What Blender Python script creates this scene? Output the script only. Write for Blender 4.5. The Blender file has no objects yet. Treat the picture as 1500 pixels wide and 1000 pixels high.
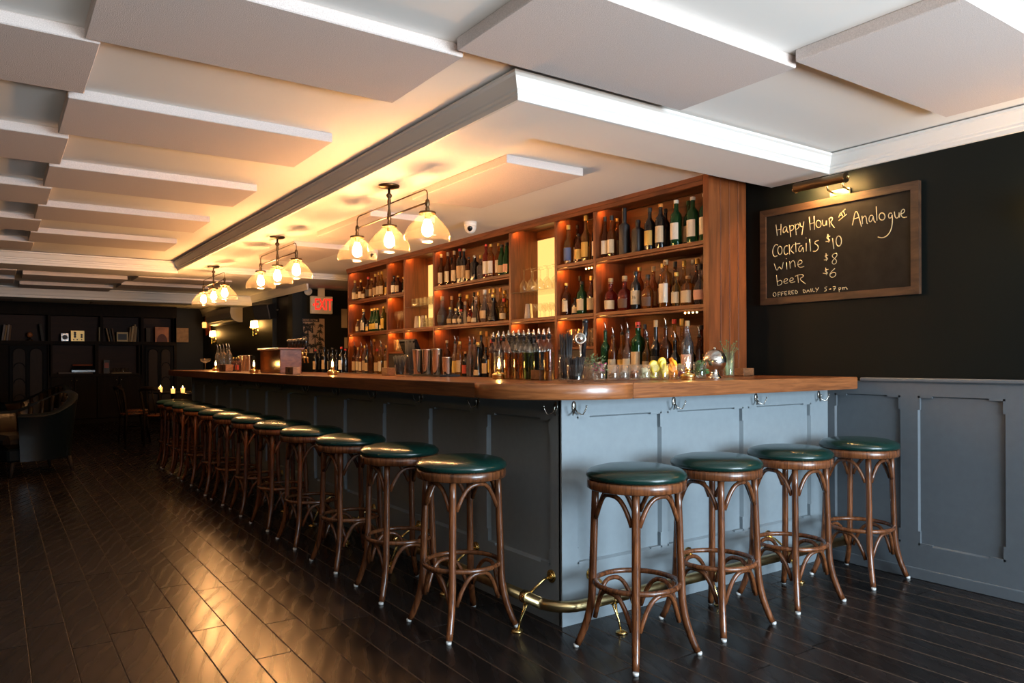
import bpy, bmesh, math, random
from mathutils import Vector, Matrix
random.seed(7)
R = math.radians
PI = math.pi
scene = bpy.context.scene
COL = scene.collection

# ---------------------------------------------------------------- camera, world, daylight, exposure
YAW = 34.68
cam_d = bpy.data.cameras.new('camera')
cam = bpy.data.objects.new('camera', cam_d)
COL.objects.link(cam)
cam.location = (0, 0, 1.2)
cam.rotation_euler = (Matrix.Rotation(R(-YAW), 3, 'Z') @ Matrix.Rotation(R(90), 3, 'X') @ Matrix.Rotation(-0.0038, 3, 'Z')).to_euler()
cam_d.sensor_width = 36
cam_d.lens = 1097 / 1500 * 36
cam_d.shift_y = 28.5 / 1500
cam_d.clip_start = 0.02
scene.camera = cam

world = bpy.data.worlds.new('world')
scene.world = world
world.use_nodes = True
world.node_tree.nodes['Background'].inputs[0].default_value = (0.55, 0.75, 1.0, 1)
world.node_tree.nodes['Background'].inputs[1].default_value = 0.25

def area_light(name, loc, rot, sx, sy, power, color):
    l = bpy.data.lights.new(name, 'AREA')
    l.shape = 'RECTANGLE'; l.size = sx; l.size_y = sy; l.energy = power; l.color = color
    o = bpy.data.objects.new(name, l); COL.objects.link(o)
    o.location = loc; o.rotation_euler = rot
    return o

WIN_X0, WIN_X1, WIN_Z0, WIN_Z1, FRONT_Y = -1.6, 4.05, 0.30, 2.3, -2.4
# daylight entering by the street window behind the camera: sky; plus an added upward lamp, as if off pavement, to brighten the ceiling
area_light('window_daylight', (2.85, FRONT_Y - 0.16, 1.35), (R(90), 0, 0), 2.4, 1.4, 455, (0.72, 0.87, 1.0))
area_light('pavement_bounce_fill', (1.5, -5.1, 0.0), (R(180), 0, 0), 9.0, 4.8, 3500, (1.0, 0.93, 0.86))

scene.view_settings.view_transform = 'Standard'
scene.view_settings.look = 'None'
scene.view_settings.exposure = 0.0
scene.view_settings.gamma = 1.0
scene.view_settings.use_curve_mapping = False
try:
    scene.cycles.use_denoising = True
    scene.cycles.max_bounces = 10
    scene.cycles.transparent_max_bounces = 24
    scene.cycles.caustics_reflective = False
    scene.cycles.caustics_refractive = False
    scene.cycles.sample_clamp_indirect = 6.0
except Exception:
    pass

# ---------------------------------------------------------------- pixel helpers (photograph pixel -> point on a real plane)
_s, _c = math.sin(R(YAW)), math.cos(R(YAW))
def ray(px, py):
    X = px - 750; Y = py - 528.5
    x = X - Y * .0038; y = Y + X * .0038
    t = x / 1097; k = -y / 1097
    return (_s + _c * t, _c - _s * t, k)
def atX(px, py, X):
    r = ray(px, py); d = X / r[0]; return Vector((X, r[1] * d, 1.2 + r[2] * d))
def atY(px, py, Y):
    r = ray(px, py); d = Y / r[1]; return Vector((r[0] * d, Y, 1.2 + r[2] * d))
def proj(X, Y, Z):
    d = X * _s + Y * _c
    if d < .05: return None
    return 750 + 1097 * (X * _c - Y * _s) / d, 528.5 - 1097 * (Z - 1.2) / d, d

# ---------------------------------------------------------------- materials
def new_mat(name):
    m = bpy.data.materials.new(name); m.use_nodes = True
    nt = m.node_tree
    return m, nt, nt.nodes['Principled BSDF']

def plain(name, color, rough=.5, metal=0., spec=.5, bump=0., bscale=80., var=0., coat=0., stretch=None):
    m, nt, b = new_mat(name)
    b.inputs['Base Color'].default_value = (*color, 1)
    b.inputs['Roughness'].default_value = rough
    b.inputs['Metallic'].default_value = metal
    b.inputs['Specular IOR Level'].default_value = spec
    if coat: b.inputs['Coat Weight'].default_value = coat; b.inputs['Coat Roughness'].default_value = .1
    if bump or var:
        tc = nt.nodes.new('ShaderNodeTexCoord')
        n = nt.nodes.new('ShaderNodeTexNoise'); n.inputs['Scale'].default_value = bscale; n.inputs['Detail'].default_value = 5
        if stretch:
            mp = nt.nodes.new('ShaderNodeMapping'); mp.inputs['Scale'].default_value = stretch
            nt.links.new(tc.outputs['Object'], mp.inputs['Vector']); nt.links.new(mp.outputs[0], n.inputs['Vector'])
        else:
            nt.links.new(tc.outputs['Object'], n.inputs['Vector'])
        if bump:
            bp = nt.nodes.new('ShaderNodeBump'); bp.inputs['Strength'].default_value = bump; bp.inputs['Distance'].default_value = .004
            nt.links.new(n.outputs['Fac'], bp.inputs['Height']); nt.links.new(bp.outputs[0], b.inputs['Normal'])
        if var:
            rmp = nt.nodes.new('ShaderNodeValToRGB')
            rmp.color_ramp.elements[0].position = .3; rmp.color_ramp.elements[1].position = .7
            rmp.color_ramp.elements[0].color = (*[c * (1 - var) for c in color], 1)
            rmp.color_ramp.elements[1].color = (*[min(1, c * (1 + var)) for c in color], 1)
            nt.links.new(n.outputs['Fac'], rmp.inputs[0]); nt.links.new(rmp.outputs[0], b.inputs['Base Color'])
    return m

def wood(name, dark, light, rough=.35, stretch=(14, 1.2, 14), scale=3.0, bump=.15, spec=.5, coat=0., rnd=.0, ripple=0.):
    m, nt, b = new_mat(name)
    N = nt.nodes.new; L = nt.links.new
    tc = N('ShaderNodeTexCoord'); mp = N('ShaderNodeMapping'); mp.inputs['Scale'].default_value = stretch
    oi = N('ShaderNodeObjectInfo')
    add = N('ShaderNodeVectorMath'); add.operation = 'ADD'
    mul = N('ShaderNodeMath'); mul.operation = 'MULTIPLY'; mul.inputs[1].default_value = 37.0
    L(oi.outputs['Random'], mul.inputs[0]); L(tc.outputs['Object'], add.inputs[0]); L(mul.outputs[0], add.inputs[1])
    L(add.outputs[0], mp.inputs['Vector'])
    n1 = N('ShaderNodeTexNoise'); n1.inputs['Scale'].default_value = scale; n1.inputs['Detail'].default_value = 7; n1.inputs['Distortion'].default_value = 1.2
    L(mp.outputs[0], n1.inputs['Vector'])
    rp = N('ShaderNodeValToRGB'); rp.color_ramp.elements[0].position = .32; rp.color_ramp.elements[1].position = .7
    rp.color_ramp.elements[0].color = (*dark, 1); rp.color_ramp.elements[1].color = (*light, 1)
    L(n1.outputs['Fac'], rp.inputs[0])
    out = rp.outputs[0]
    if rnd:
        hs = N('ShaderNodeHueSaturation')
        ma = N('ShaderNodeMapRange'); ma.inputs['To Min'].default_value = 1 - rnd; ma.inputs['To Max'].default_value = 1 + rnd
        L(oi.outputs['Random'], ma.inputs['Value']); L(ma.outputs[0], hs.inputs['Value']); L(out, hs.inputs['Color'])
        out = hs.outputs[0]
    L(out, b.inputs['Base Color'])
    b.inputs['Roughness'].default_value = rough
    b.inputs['Specular IOR Level'].default_value = spec
    if coat: b.inputs['Coat Weight'].default_value = coat; b.inputs['Coat Roughness'].default_value = .15
    bp = N('ShaderNodeBump'); bp.inputs['Strength'].default_value = bump; bp.inputs['Distance'].default_value = .003
    h = n1.outputs['Fac']
    if ripple:
        b.inputs['Specular Tint'].default_value = (1, .70, .40, 1)
        mp2 = N('ShaderNodeMapping'); mp2.inputs['Scale'].default_value = (2.4, .8, 2.4); mp2.inputs['Rotation'].default_value = (0, 0, .9)
        L(add.outputs[0], mp2.inputs['Vector'])
        wv = N('ShaderNodeTexWave'); wv.inputs['Scale'].default_value = 2.6; wv.inputs['Distortion'].default_value = 7; wv.inputs['Detail'].default_value = 4; wv.inputs['Detail Scale'].default_value = .6
        L(mp2.outputs[0], wv.inputs['Vector'])
        mx = N('ShaderNodeMath'); mx.operation = 'MULTIPLY_ADD'; mx.inputs[1].default_value = ripple
        L(wv.outputs['Fac'], mx.inputs[0]); L(h, mx.inputs[2]); h = mx.outputs[0]
        mr = N('ShaderNodeMapRange'); mr.inputs['To Min'].default_value = rough - .03; mr.inputs['To Max'].default_value = rough + .03
        L(wv.outputs['Fac'], mr.inputs['Value']); L(mr.outputs[0], b.inputs['Roughness'])
    L(h, bp.inputs['Height']); L(bp.outputs[0], b.inputs['Normal'])
    return m

def emit(name, color, strength):
    m = bpy.data.materials.new(name); m.use_nodes = True
    nt = m.node_tree; nt.nodes.clear()
    e = nt.nodes.new('ShaderNodeEmission'); o = nt.nodes.new('ShaderNodeOutputMaterial')
    e.inputs[0].default_value = (*color, 1); e.inputs[1].default_value = strength
    nt.links.new(e.outputs[0], o.inputs[0])
    return m

def thin_glass(name, tint=(1, 1, 1), haze=0., haze_color=(1, 1, 1), gloss=1.0, rough=.02):
    """thin pane or thin walled vessel: straight-through transmission + fresnel reflection + a little haze"""
    m = bpy.data.materials.new(name); m.use_nodes = True
    nt = m.node_tree; nt.nodes.clear(); N = nt.nodes.new; L = nt.links.new
    o = N('ShaderNodeOutputMaterial'); t = N('ShaderNodeBsdfTransparent'); t.inputs[0].default_value = (*tint, 1)
    g = N('ShaderNodeBsdfGlossy'); g.inputs['Roughness'].default_value = rough
    lw = N('ShaderNodeLayerWeight'); lw.inputs['Blend'].default_value = .5
    pw = N('ShaderNodeMath'); pw.operation = 'POWER'; pw.inputs[1].default_value = 4.0
    L(lw.outputs['Facing'], pw.inputs[0])
    mul = N('ShaderNodeMath'); mul.operation = 'MULTIPLY_ADD'; mul.inputs[1].default_value = .75 * gloss; mul.inputs[2].default_value = .05 * gloss; mul.use_clamp = True
    L(pw.outputs[0], mul.inputs[0])
    mx = N('ShaderNodeMixShader'); L(mul.outputs[0], mx.inputs[0])
    src = t.outputs[0]
    if haze:
        d = N('ShaderNodeBsdfTranslucent'); d.inputs[0].default_value = (*haze_color, 1)
        m2 = N('ShaderNodeMixShader'); m2.inputs[0].default_value = haze
        L(t.outputs[0], m2.inputs[1]); L(d.outputs[0], m2.inputs[2]); src = m2.outputs[0]
    L(src, mx.inputs[1]); L(g.outputs[0], mx.inputs[2]); L(mx.outputs[0], o.inputs[0])
    return m

def bottle_glass(name, color, trans=.9, rough=.03):
    m, nt, b = new_mat(name)
    b.inputs['Base Color'].default_value = (*color, 1)
    b.inputs['Transmission Weight'].default_value = trans
    b.inputs['Roughness'].default_value = rough
    b.inputs['IOR'].default_value = 1.4
    return m

M = {}
M['ceiling'] = plain('ceiling paint', (.78, .76, .73), .75)
M['trim'] = plain('white trim paint', (.68, .66, .63), .5)
M['felt'] = plain('acoustic fabric', (.60, .535, .51), .95, spec=.1, bump=.5, bscale=260, var=.13)
M['dark_wall'] = plain('dark green black wall paint', (.0042, .0068, .0064), .5, spec=.14, bump=.05, bscale=30)
M['dark_wall2'] = plain('dark far wall paint', (.007, .0085, .0065), .55, spec=.3)
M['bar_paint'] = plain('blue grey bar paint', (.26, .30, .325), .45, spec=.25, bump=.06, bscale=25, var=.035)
M['bar_paint_shaded'] = plain('blue grey bar paint shaded', (.112, .127, .142), .45, spec=.3, bump=.06, bscale=25, var=.04)  # one paint with the bar front; shade on this wall put into the colour
M['plank'] = wood('dark stained floor wood', (.0062, .0052, .0052), (.0165, .0125, .0115), .25, (9, 1.0, 9), 3.0, .05, .27, 0, .35, .002)
M['plank_edge'] = plain('worn plank edge', (.085, .055, .036), .55)
M['subfloor'] = plain('dark joint', (.008, .006, .005), .8)
M['bartop'] = wood('walnut bar top', (.17, .055, .017), (.33, .115, .037), .28, (2.0, 2.0, 26), 2.4, .05, .5, .3, .22)
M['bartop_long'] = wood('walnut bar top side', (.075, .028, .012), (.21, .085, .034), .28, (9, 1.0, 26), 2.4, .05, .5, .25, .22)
M['shelf_wood'] = wood('walnut shelf wood', (.10, .028, .008), (.20, .058, .0155), .4, (10, 10, 1.1), 2.2, .08, .4, .0, .12)
M['shelf_wood_h'] = wood('walnut shelf wood lengthwise', (.070, .019, .005), (.20, .060, .016), .4, (10, 1.1, 10), 2.2, .08, .4, .0, .12)
M['back_wood'] = wood('walnut back boards', (.06, .017, .006), (.15, .048, .016), .45, (10, 1.1, 10), 2.2, .08)
M['stool_wood'] = wood('bentwood stain', (.065, .020, .007), (.24, .080, .028), .26, (18, 18, 2), 3, .05, .5, .3, .2)
M['case_wood'] = wood('dark bookcase wood', (.005, .003, .0016), (.012, .0065, .0035), .7, (8, 8, 1.2), 2, .1, .2)
M['case_back'] = wood('reddish bookcase back', (.020, .007, .004), (.034, .012, .006), .7, (1.2, 8, 8), 2, .1)
M['case_door'] = wood('arched door panel wood', (.012, .006, .003), (.024, .012, .006), .7, (8, 8, 1.2), 2, .1)
M['case_slate'] = plain('slate grey door frame', (.010, .011, .013), .75, spec=.15)
M['box_wood'] = wood('small box wood', (.12, .05, .02), (.26, .12, .05), .45, (8, 8, 14), 3, .1)
M['tap_wood'] = wood('tap cabinet wood', (.10, .030, .011), (.20, .068, .026), .22, (6, 1.2, 12), 2.5, .05, .5, .3)
M['leather_green'] = plain('green leather', (.004, .028, .022), .24, spec=.6, bump=.05, bscale=120)
M['leather_dark'] = plain('dark leather', (.002, .004, .005), .3, spec=.3, bump=.15, bscale=40)
M['leather_brown'] = plain('brown leather', (.010, .005, .002), .3, spec=.22, bump=.1, bscale=40)
M['brass'] = plain('aged brass', (.52, .40, .20), .28, 1.0, bump=.05, bscale=30, var=.15)
M['brass_dark'] = plain('dark bronze', (.13, .085, .045), .38, 1.0)
M['brass_bright'] = plain('polished brass', (.78, .56, .22), .2, 1.0)
M['steel'] = plain('polished steel', (.72, .70, .66), .16, 1.0)
M['nickel'] = plain('aged nickel', (.45, .42, .37), .25, 1.0)
M['black'] = plain('matte black', (.010, .010, .011), .5)
M['black_gloss'] = plain('glossy black', (.010, .010, .012), .15)
M['white_tip'] = plain('white glide', (.75, .74, .72), .5)
M['white_plastic'] = plain('white plastic', (.72, .69, .64), .4)
M['ac_white'] = plain('air conditioner plastic', (.55, .50, .42), .4)
M['board'] = plain('slate chalkboard', (.011, .0095, .0085), .6, spec=.15, bump=.05, bscale=12, var=.35)
M['chalk'] = plain('yellowish chalk', (.52, .42, .25), .9, spec=.1)
M['frame_wood'] = wood('weathered board frame', (.022, .010, .005), (.075, .036, .017), .5, (6, 1.3, 6), 3, .2)
M['shade'] = thin_glass('ribbed lamp glass', (1, .98, .93), .028, (1.0, .85, .6), .7, .08)
M['clear'] = thin_glass('clear thin glass', (.95, .96, .94), 0, gloss=1.0)
M['warm_clear'] = thin_glass('clear drinking glass', (.985, .98, .96), .10, (1, .95, .85), 1.0)
M['garnish_glass'] = thin_glass('garnish glass', (.985, .985, .97), .16, (1, .97, .92), 1.2)
M['pane'] = thin_glass('window glass', (.95, .97, .98))
M['bulb'] = emit('hot bulb', (1.0, .49, .18), 450)
M['bulb_sconce'] = emit('lit sconce shade', (1.0, .50, .13), 36)
M['flame'] = emit('flame', (1.0, .50, .13), 170)
M['candle'] = emit('candle glow', (1.0, .42, .10), 2.2)
M['strip'] = emit('shelf strip', (1.0, .36, .07), 130)
M['led'] = emit('shelf lamp dots', (1.0, .5, .15), 30)
M['niche'] = emit('backlit panel', (1.0, .54, .15), 1.6)
M['exit_red'] = emit('exit letters', (1.0, .025, .012), 1.6)
M['poster'] = plain('poster paper', (.36, .27, .21), .7)
M['poster_ink'] = plain('poster ink', (.014, .018, .02), .7)
M['paper'] = plain('paper', (.50, .40, .26), .8)
M['hair'] = M['black']

# ---------------------------------------------------------------- mesh builder
def font_mesh(cu, name, parent, loc, rot, sc):
    tmp = bpy.data.objects.new('tmp', cu); COL.objects.link(tmp)
    bpy.context.view_layer.update()
    me = bpy.data.meshes.new_from_object(tmp.evaluated_get(bpy.context.evaluated_depsgraph_get()))
    me.name = name
    bpy.data.objects.remove(tmp)
    o = bpy.data.objects.new(name, me); COL.objects.link(o); o.parent = parent; o.location = loc; o.rotation_euler = rot; o.scale = sc
    return o
class MB:
    def __init__(s): s.bm = bmesh.new()
    def box(s, a, b, bev=0., mi=0, rot=None):
        lo = [min(a[i], b[i]) for i in range(3)]; hi = [max(a[i], b[i]) for i in range(3)]
        r = bmesh.ops.create_cube(s.bm, size=1.0)
        vs = r['verts']
        for v in vs:
            v.co = Vector([(lo[i] + hi[i]) / 2 + v.co[i] * (hi[i] - lo[i]) for i in range(3)])
        fs = {f for v in vs for f in v.link_faces}
        if bev:
            es = list({e for v in vs for e in v.link_edges})
            rr = bmesh.ops.bevel(s.bm, geom=es, offset=min(bev, .45 * min(hi[i] - lo[i] for i in range(3))), segments=1, affect='EDGES', profile=.5)
            vs = list({v for f in rr['faces'] for v in f.verts}); fs = {f for v in vs for f in v.link_faces}
        for f in fs: f.material_index = mi
        if rot:
            piv, ang, ax = rot
            bmesh.ops.rotate(s.bm, verts=list(vs), cent=piv, matrix=Matrix.Rotation(ang, 3, ax))
        return s
    def loft(s, rings, closed=True, caps=True, smooth=True, mi=0):
        bm = s.bm
        vr = [[bm.verts.new(p) for p in r] for r in rings]
        n = len(rings[0])
        for a, b in zip(vr, vr[1:]):
            for i in range(n if closed else n - 1):
                j = (i + 1) % n
                try:
                    f = bm.faces.new((a[i], a[j], b[j], b[i])); f.smooth = smooth; f.material_index = mi
                except ValueError: pass
        if caps and closed:
            for r in (vr[0], vr[-1]):
                try:
                    f = bm.faces.new(r); f.material_index = mi
                except ValueError: pass
        return s
    def tube(s, pts, r, n=8, caps=True, mi=0, closed=False):
        pts = [Vector(p) for p in pts]; m = len(pts)
        rs = r if isinstance(r, (list, tuple)) else [r] * m
        rings = []; up = None
        for i, p in enumerate(pts):
            if closed: t = pts[(i + 1) % m] - pts[i - 1]
            else: t = pts[min(i + 1, m - 1)] - pts[max(i - 1, 0)]
            if t.length < 1e-9: t = Vector((0, 0, 1))
            t.normalize()
            if up is None:
                up = Vector((0, 0, 1)) if abs(t.z) < .9 else Vector((1, 0, 0))
            u = up - t * up.dot(t)
            if u.length < 1e-6: u = t.orthogonal()
            u.normalize(); up = u
            w = t.cross(u)
            rings.append([p + (u * math.cos(2 * PI * k / n) + w * math.sin(2 * PI * k / n)) * rs[i] for k in range(n)])
        if closed: rings.append(rings[0][:]); caps = False
        return s.loft(rings, True, caps, True, mi)
    def lathe(s, prof, n=16, c=(0, 0, 0), caps=True, smooth=True, mi=0, sq=0.):
        rings = []
        for r, z in prof:
            ring = []
            for k in range(n):
                a = 2 * PI * (k + .5) / n
                ca, sa = math.cos(a), math.sin(a)
                q = 1.0
                if sq: q = 1 / (abs(ca) ** sq + abs(sa) ** sq) ** (1 / sq)
                ring.append((c[0] + r * q * ca, c[1] + r * q * sa, c[2] + z))
            rings.append(ring)
        return s.loft(rings, True, caps, smooth, mi)
    def prism(s, poly, d, mi=0):
        """poly: list of 3-D points (planar), extruded by vector d"""
        d = Vector(d); a = [Vector(p) for p in poly]; b = [p + d for p in a]
        return s.loft([a, b], True, True, False, mi)
    def ball(s, c, r, u=12, v=8, sc=(1, 1, 1), mi=0):
        rings = []
        for j in range(v + 1):
            th = PI * j / v; rr = max(math.sin(th), .02)
            rings.append([(c[0] + r * sc[0] * rr * math.cos(2 * PI * k / u), c[1] + r * sc[1] * rr * math.sin(2 * PI * k / u), c[2] - r * sc[2] * math.cos(th)) for k in range(u)])
        return s.loft(rings, True, True, True, mi)
    def arc_strip(s, r, z0, z1, a0, a1, n=8, prof=None):
        """label wrapped on a round body"""
        rows = []
        for z in (z0, z1):
            rows.append([(r * math.cos(a0 + (a1 - a0) * k / n), r * math.sin(a0 + (a1 - a0) * k / n), z) for k in range(n + 1)])
        return s.loft(rows, False, False, True)
    def mesh(s, name, mats):
        me = bpy.data.meshes.new(name)
        bmesh.ops.recalc_face_normals(s.bm, faces=s.bm.faces[:])
        s.bm.to_mesh(me); s.bm.free()
        for m in (mats if isinstance(mats, (list, tuple)) else [mats]): me.materials.append(m)
        return me
    def build(s, name, mats, parent=None, loc=None, rotz=0.):
        return link(name, s.mesh(name, mats), parent, loc, rotz)

def link(name, me, parent=None, loc=None, rotz=0., mat=None):
    o = bpy.data.objects.new(name, me); COL.objects.link(o)
    if parent: o.parent = parent
    if loc is not None: o.location = loc
    if rotz: o.rotation_euler = (0, 0, rotz)
    if mat:
        for sl in o.material_slots:
            sl.link = 'OBJECT'; sl.material = mat
    return o

LABELS = {}
def tag(o, label, cat, group=None):
    o['label'] = label; o['category'] = cat
    if group: o['group'] = group
    n = len(label.split())
    if label in LABELS or n < 4 or n > 16: print('LABEL CHECK', n, label)
    LABELS[label] = 1
    return o
def thing(name, label, cat, loc=(0, 0, 0), rotz=0., group=None):
    o = bpy.data.objects.new(name, None); COL.objects.link(o)
    o.empty_display_size = .05
    o.location = loc; o.rotation_euler = (0, 0, rotz)
    return tag(o, label, cat, group)
def struct(o):
    o['kind'] = 'structure'; return o
def dup(root, loc, rotz, label, group=None):
    r = root.copy(); COL.objects.link(r); r.location = loc; r.rotation_euler = (0, 0, rotz)
    tag(r, label, root['category'], group or root.get('group'))
    for ch in list(root.children):
        c = ch.copy(); COL.objects.link(c); c.parent = r
        for g in list(ch.children):
            d = g.copy(); COL.objects.link(d); d.parent = c
    return r

ORD = ['zeroth', 'first', 'second', 'third', 'fourth', 'fifth', 'sixth', 'seventh', 'eighth', 'ninth', 'tenth', 'eleventh', 'twelfth',
       'thirteenth', 'fourteenth', 'fifteenth', 'sixteenth', 'seventeenth', 'eighteenth', 'nineteenth', 'twentieth', 'twenty-first',
       'twenty-second', 'twenty-third', 'twenty-fourth', 'twenty-fifth', 'twenty-sixth', 'twenty-seventh', 'twenty-eighth', 'twenty-ninth', 'thirtieth']

# ================================================================= SETTING
WX = 4.2            # right wall plane
CZ = 2.45           # main ceiling
LX = -2.2           # left wall
BACK = 17.25        # back wall
# ---- floor with planks
floor = struct(MB().box((LX, FRONT_Y, -.15), (6.2, BACK, -.013)).build('floor', M['subfloor']))
PW = .15
LENS = [.78, .95, 1.1, 1.22, 1.38]
pm = []
for Ln in LENS:
    mb = MB(); w = PW / 2 - .0012; h = Ln / 2 - .0015; b = .0022
    rings = [[(-w, -h, -.013), (w, -h, -.013), (w, h, -.013), (-w, h, -.013)],
             [(-w, -h, -b), (w, -h, -b), (w, h, -b), (-w, h, -b)],
             [(-w + b, -h + b, 0), (w - b, -h + b, 0), (w - b, h - b, 0), (-w + b, h - b, 0)]]
    mb.loft(rings[:2], True, False, False, 1); mb.loft(rings[1:], True, False, False, 1)
    bm = mb.bm; bm.verts.ensure_lookup_table()
    bmesh.ops.remove_doubles(bm, verts=bm.verts[:], dist=1e-6)
    top = [v for v in bm.verts if v.co.z > -1e-6]
    top.sort(key=lambda v: math.atan2(v.co.y, v.co.x))
    bm.faces.new(top).material_index = 0
    bm.normal_update()
    for f in bm.faces:
        if abs(f.normal.y) > .3: f.material_index = 0          # end joints stay dark, long edges are worn pale
    pm.append(mb.mesh('plank', [M['plank'], M['plank_edge']]))
planks = []
k = 0
x = .116 - 16 * PW
rr = random.Random(3)
while x < 6.15:
    y = FRONT_Y - rr.random() * 1.2
    while y < BACK - .2:
        i = rr.randrange(5)
        planks.append((x + PW / 2, y + LENS[i] / 2, i)); y += LENS[i]
    x += PW
def plank_rank(p):
    q = proj(p[0], p[1], 0)
    if not q or q[2] < 1.2: return 0
    if p[0] > 4.25 or (p[0] > 2.3 and p[1] > 2.9): return 0
    if not (-90 < q[0] < 1600 and q[1] < 1120): return 0
    return LENS[p[2]] / q[2] ** 3
planks.sort(key=plank_rank, reverse=True)
rest = MB()
for n, p in enumerate(planks):
    if LX < p[0] < 6.2 and FRONT_Y + .3 < p[1]:
        if n < 300:
            link('plank', pm[p[2]], floor, (p[0], p[1], 0))
        elif p[1] < BACK - .6:
            rest.bm.from_mesh(pm[p[2]])
            nv = len(pm[p[2]].vertices); rest.bm.verts.ensure_lookup_table()
            for v in rest.bm.verts[-nv:]: v.co += Vector((p[0], p[1], 0))
o = rest.build('plank', [M['plank'], M['plank_edge']], floor); o['kind'] = 'stuff'

# ---- ceilings and soffit
ceiling = struct(MB().box((LX, FRONT_Y, CZ), (WX, 10.0, 2.62)).build('ceiling', M['ceiling']))
SX, SY, SZ = 1.88, 2.66, 2.33
soffit = MB()
soffit.box((SX, SY, SZ), (WX, 3.07, CZ)); soffit.box((SX, 3.07, SZ), (2.25, 9.95, CZ)); soffit.box((2.25, 3.07, 2.405), (WX, 9.95, CZ))
soffit.box((SX, 9.95, SZ), (6.2, 11.5, CZ))
soffit = struct(soffit.build('ceiling_soffit', M['ceiling']))
far_ceiling = struct(MB().box((LX, 10.0, 2.36), (3.75, BACK, 2.62)).build('ceiling_far', M['ceiling']))
def ceil_panel(parent, x0, x1, y0, y1, zt, th=.05):
    MB().box((x0, y0, zt - th), (x1, y1, zt), .004).build('acoustic_panel', M['felt'], parent)
for y in (1.14, 2.54, 3.93, 5.36, 6.76, 8.17): ceil_panel(ceiling, .28, 1.53, y, y + .64, CZ)
for y in (.36, 1.78, 3.20, 4.65, 6.06, 7.46, 8.86): ceil_panel(ceiling, -.90, .335, y, y + .64, CZ)
for y in (2.54, 3.93, 5.36, 6.76, 8.17): ceil_panel(ceiling, -2.15, -.91, y, y + .64, CZ)
ceil_panel(ceiling, 1.475, 2.72, 1.865, 2.50, CZ)
ceil_panel(ceiling, 2.66, 3.89, 1.19, 1.83, CZ)
ceil_panel(ceiling, 1.475, 2.66, .45, 1.08, CZ)
for y in (3.60, 5.52, 7.36): ceil_panel(soffit, 2.46, 3.04, y, y + 1.2, 2.405)
for y0, xs in ((11.2, (-.9 - 1.25, .3)), (10.78, (-.95, 1.55)), (11.95, (-.95, 1.5)), (12.65, (-2.15, .3)), (14.2, (-.9, 1.5)), (14.9, (-2.15, .3, 2.45)), (15.6, (-.9, 1.5))):
    for x0 in xs: ceil_panel(far_ceiling, x0, x0 + 1.18, y0, y0 + .6, 2.36)

# ---- crown mouldings (o = projection, z)
CROWN = [(0, SZ - .002), (.012, SZ), (.012, SZ + .022), (.018, SZ + .028), (.018, SZ + .040), (.026, SZ + .046), (.034, SZ + .062), (.048, SZ + .090), (.060, SZ + .098), (.060, SZ + .110), (0, SZ + .112)]
def crown(name, stations):
    """stations: function list o -> (x, y)"""
    mb = MB(); mb.loft([[(*f(o), z) for o, z in CROWN] for f in stations], True, True, False)
    return struct(mb.build(name, M['trim']))
c_far = lambda o: (SX - o, 9.98 - o)
c_near = lambda o: (SX - o, SY - o)
c_wall = lambda o: (WX - o, SY - o)
crown('trim_1', [c_far, c_near]); crown('trim_2', [c_near, c_wall])
crown('trim_3', [c_wall, lambda o: (WX - o, FRONT_Y)])
crown('trim_4', [lambda o: (LX, 9.98 - o), c_far])
crown('trim_5', [lambda o: (2.26, 9.94 - o), lambda o: (WX, 9.94 - o)])
struct(MB().box((LX, 9.98, 2.30), (SX, 10.55, 2.37)).build('trim_6', M['trim']))   # first cross beam
BEAM = [(0, 2.19), (.012, 2.19), (.012, 2.225), (.02, 2.235), (.03, 2.27), (.055, 2.325), (.07, 2.335), (.07, 2.35), (0, 2.35)]
mb = MB().box((LX, 13.5, 2.19), (3.75, 13.95, 2.37))
mb.loft([[(x, 13.5 - o, z) for o, z in BEAM] for x in (LX, 3.75)], True, True, False)
struct(mb.build('trim_7', M['trim']))
mb = MB(); mb.loft([[(3.75 - o, y, z + .05) for o, z in BEAM] for y in (10.6, 13.45)], True, True, False)
mb.loft([[(3.75 - o, y, z) for o, z in BEAM] for y in (14.0, BACK)], True, True, False)
struct(mb.build('trim_8', M['trim']))

# ---- walls
wall_right = struct(MB().box((WX, FRONT_Y, 0), (WX + .15, 9.45, CZ)).build('wall_right', M['dark_wall']))
wall_far = struct(MB().box((3.75, 12.3, 0), (3.9, BACK, 2.6)).box((3.75, 11.3, 2.24), (3.9, 12.3, 2.6)).box((3.75, 11.3, 0), (3.9, 11.36, 2.24)).build('wall_far_side', M['dark_wall2']))
struct(MB().box((3.82, 11.36, 0), (3.86, 12.3, 2.24), .004).build('door_1', M['black']))
struct(MB().box((3.75, 11.36, 0), (6.2, 11.5, 2.6)).build('wall_exit', M['dark_wall2']))
struct(MB().box((6.1, 9.3, 0), (6.2, 11.4, 2.6)).box((WX + .15, 9.3, 0), (6.2, 9.45, 2.6)).build('wall_passage', M['dark_wall2']))
struct(MB().box((LX - .15, FRONT_Y, 0), (LX, BACK, 2.6)).build('wall_left', M['dark_wall2']))
struct(MB().box((LX, BACK, 0), (3.9, BACK + .15, 2.6)).build('wall_back', M['dark_wall2']))
wf = MB()
wf.box((LX - .15, FRONT_Y - .12, 0), (WIN_X0, FRONT_Y, 2.6)); wf.box((WIN_X1, FRONT_Y - .12, 0), (WX + .15, FRONT_Y, 2.6))
wf.box((WIN_X0, FRONT_Y - .12, 0), (WIN_X1, FRONT_Y, WIN_Z0)); wf.box((WIN_X0, FRONT_Y - .12, WIN_Z1), (WIN_X1, FRONT_Y, 2.6))
struct(wf.build('wall_front', M['dark_wall2']))
win = MB()
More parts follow.
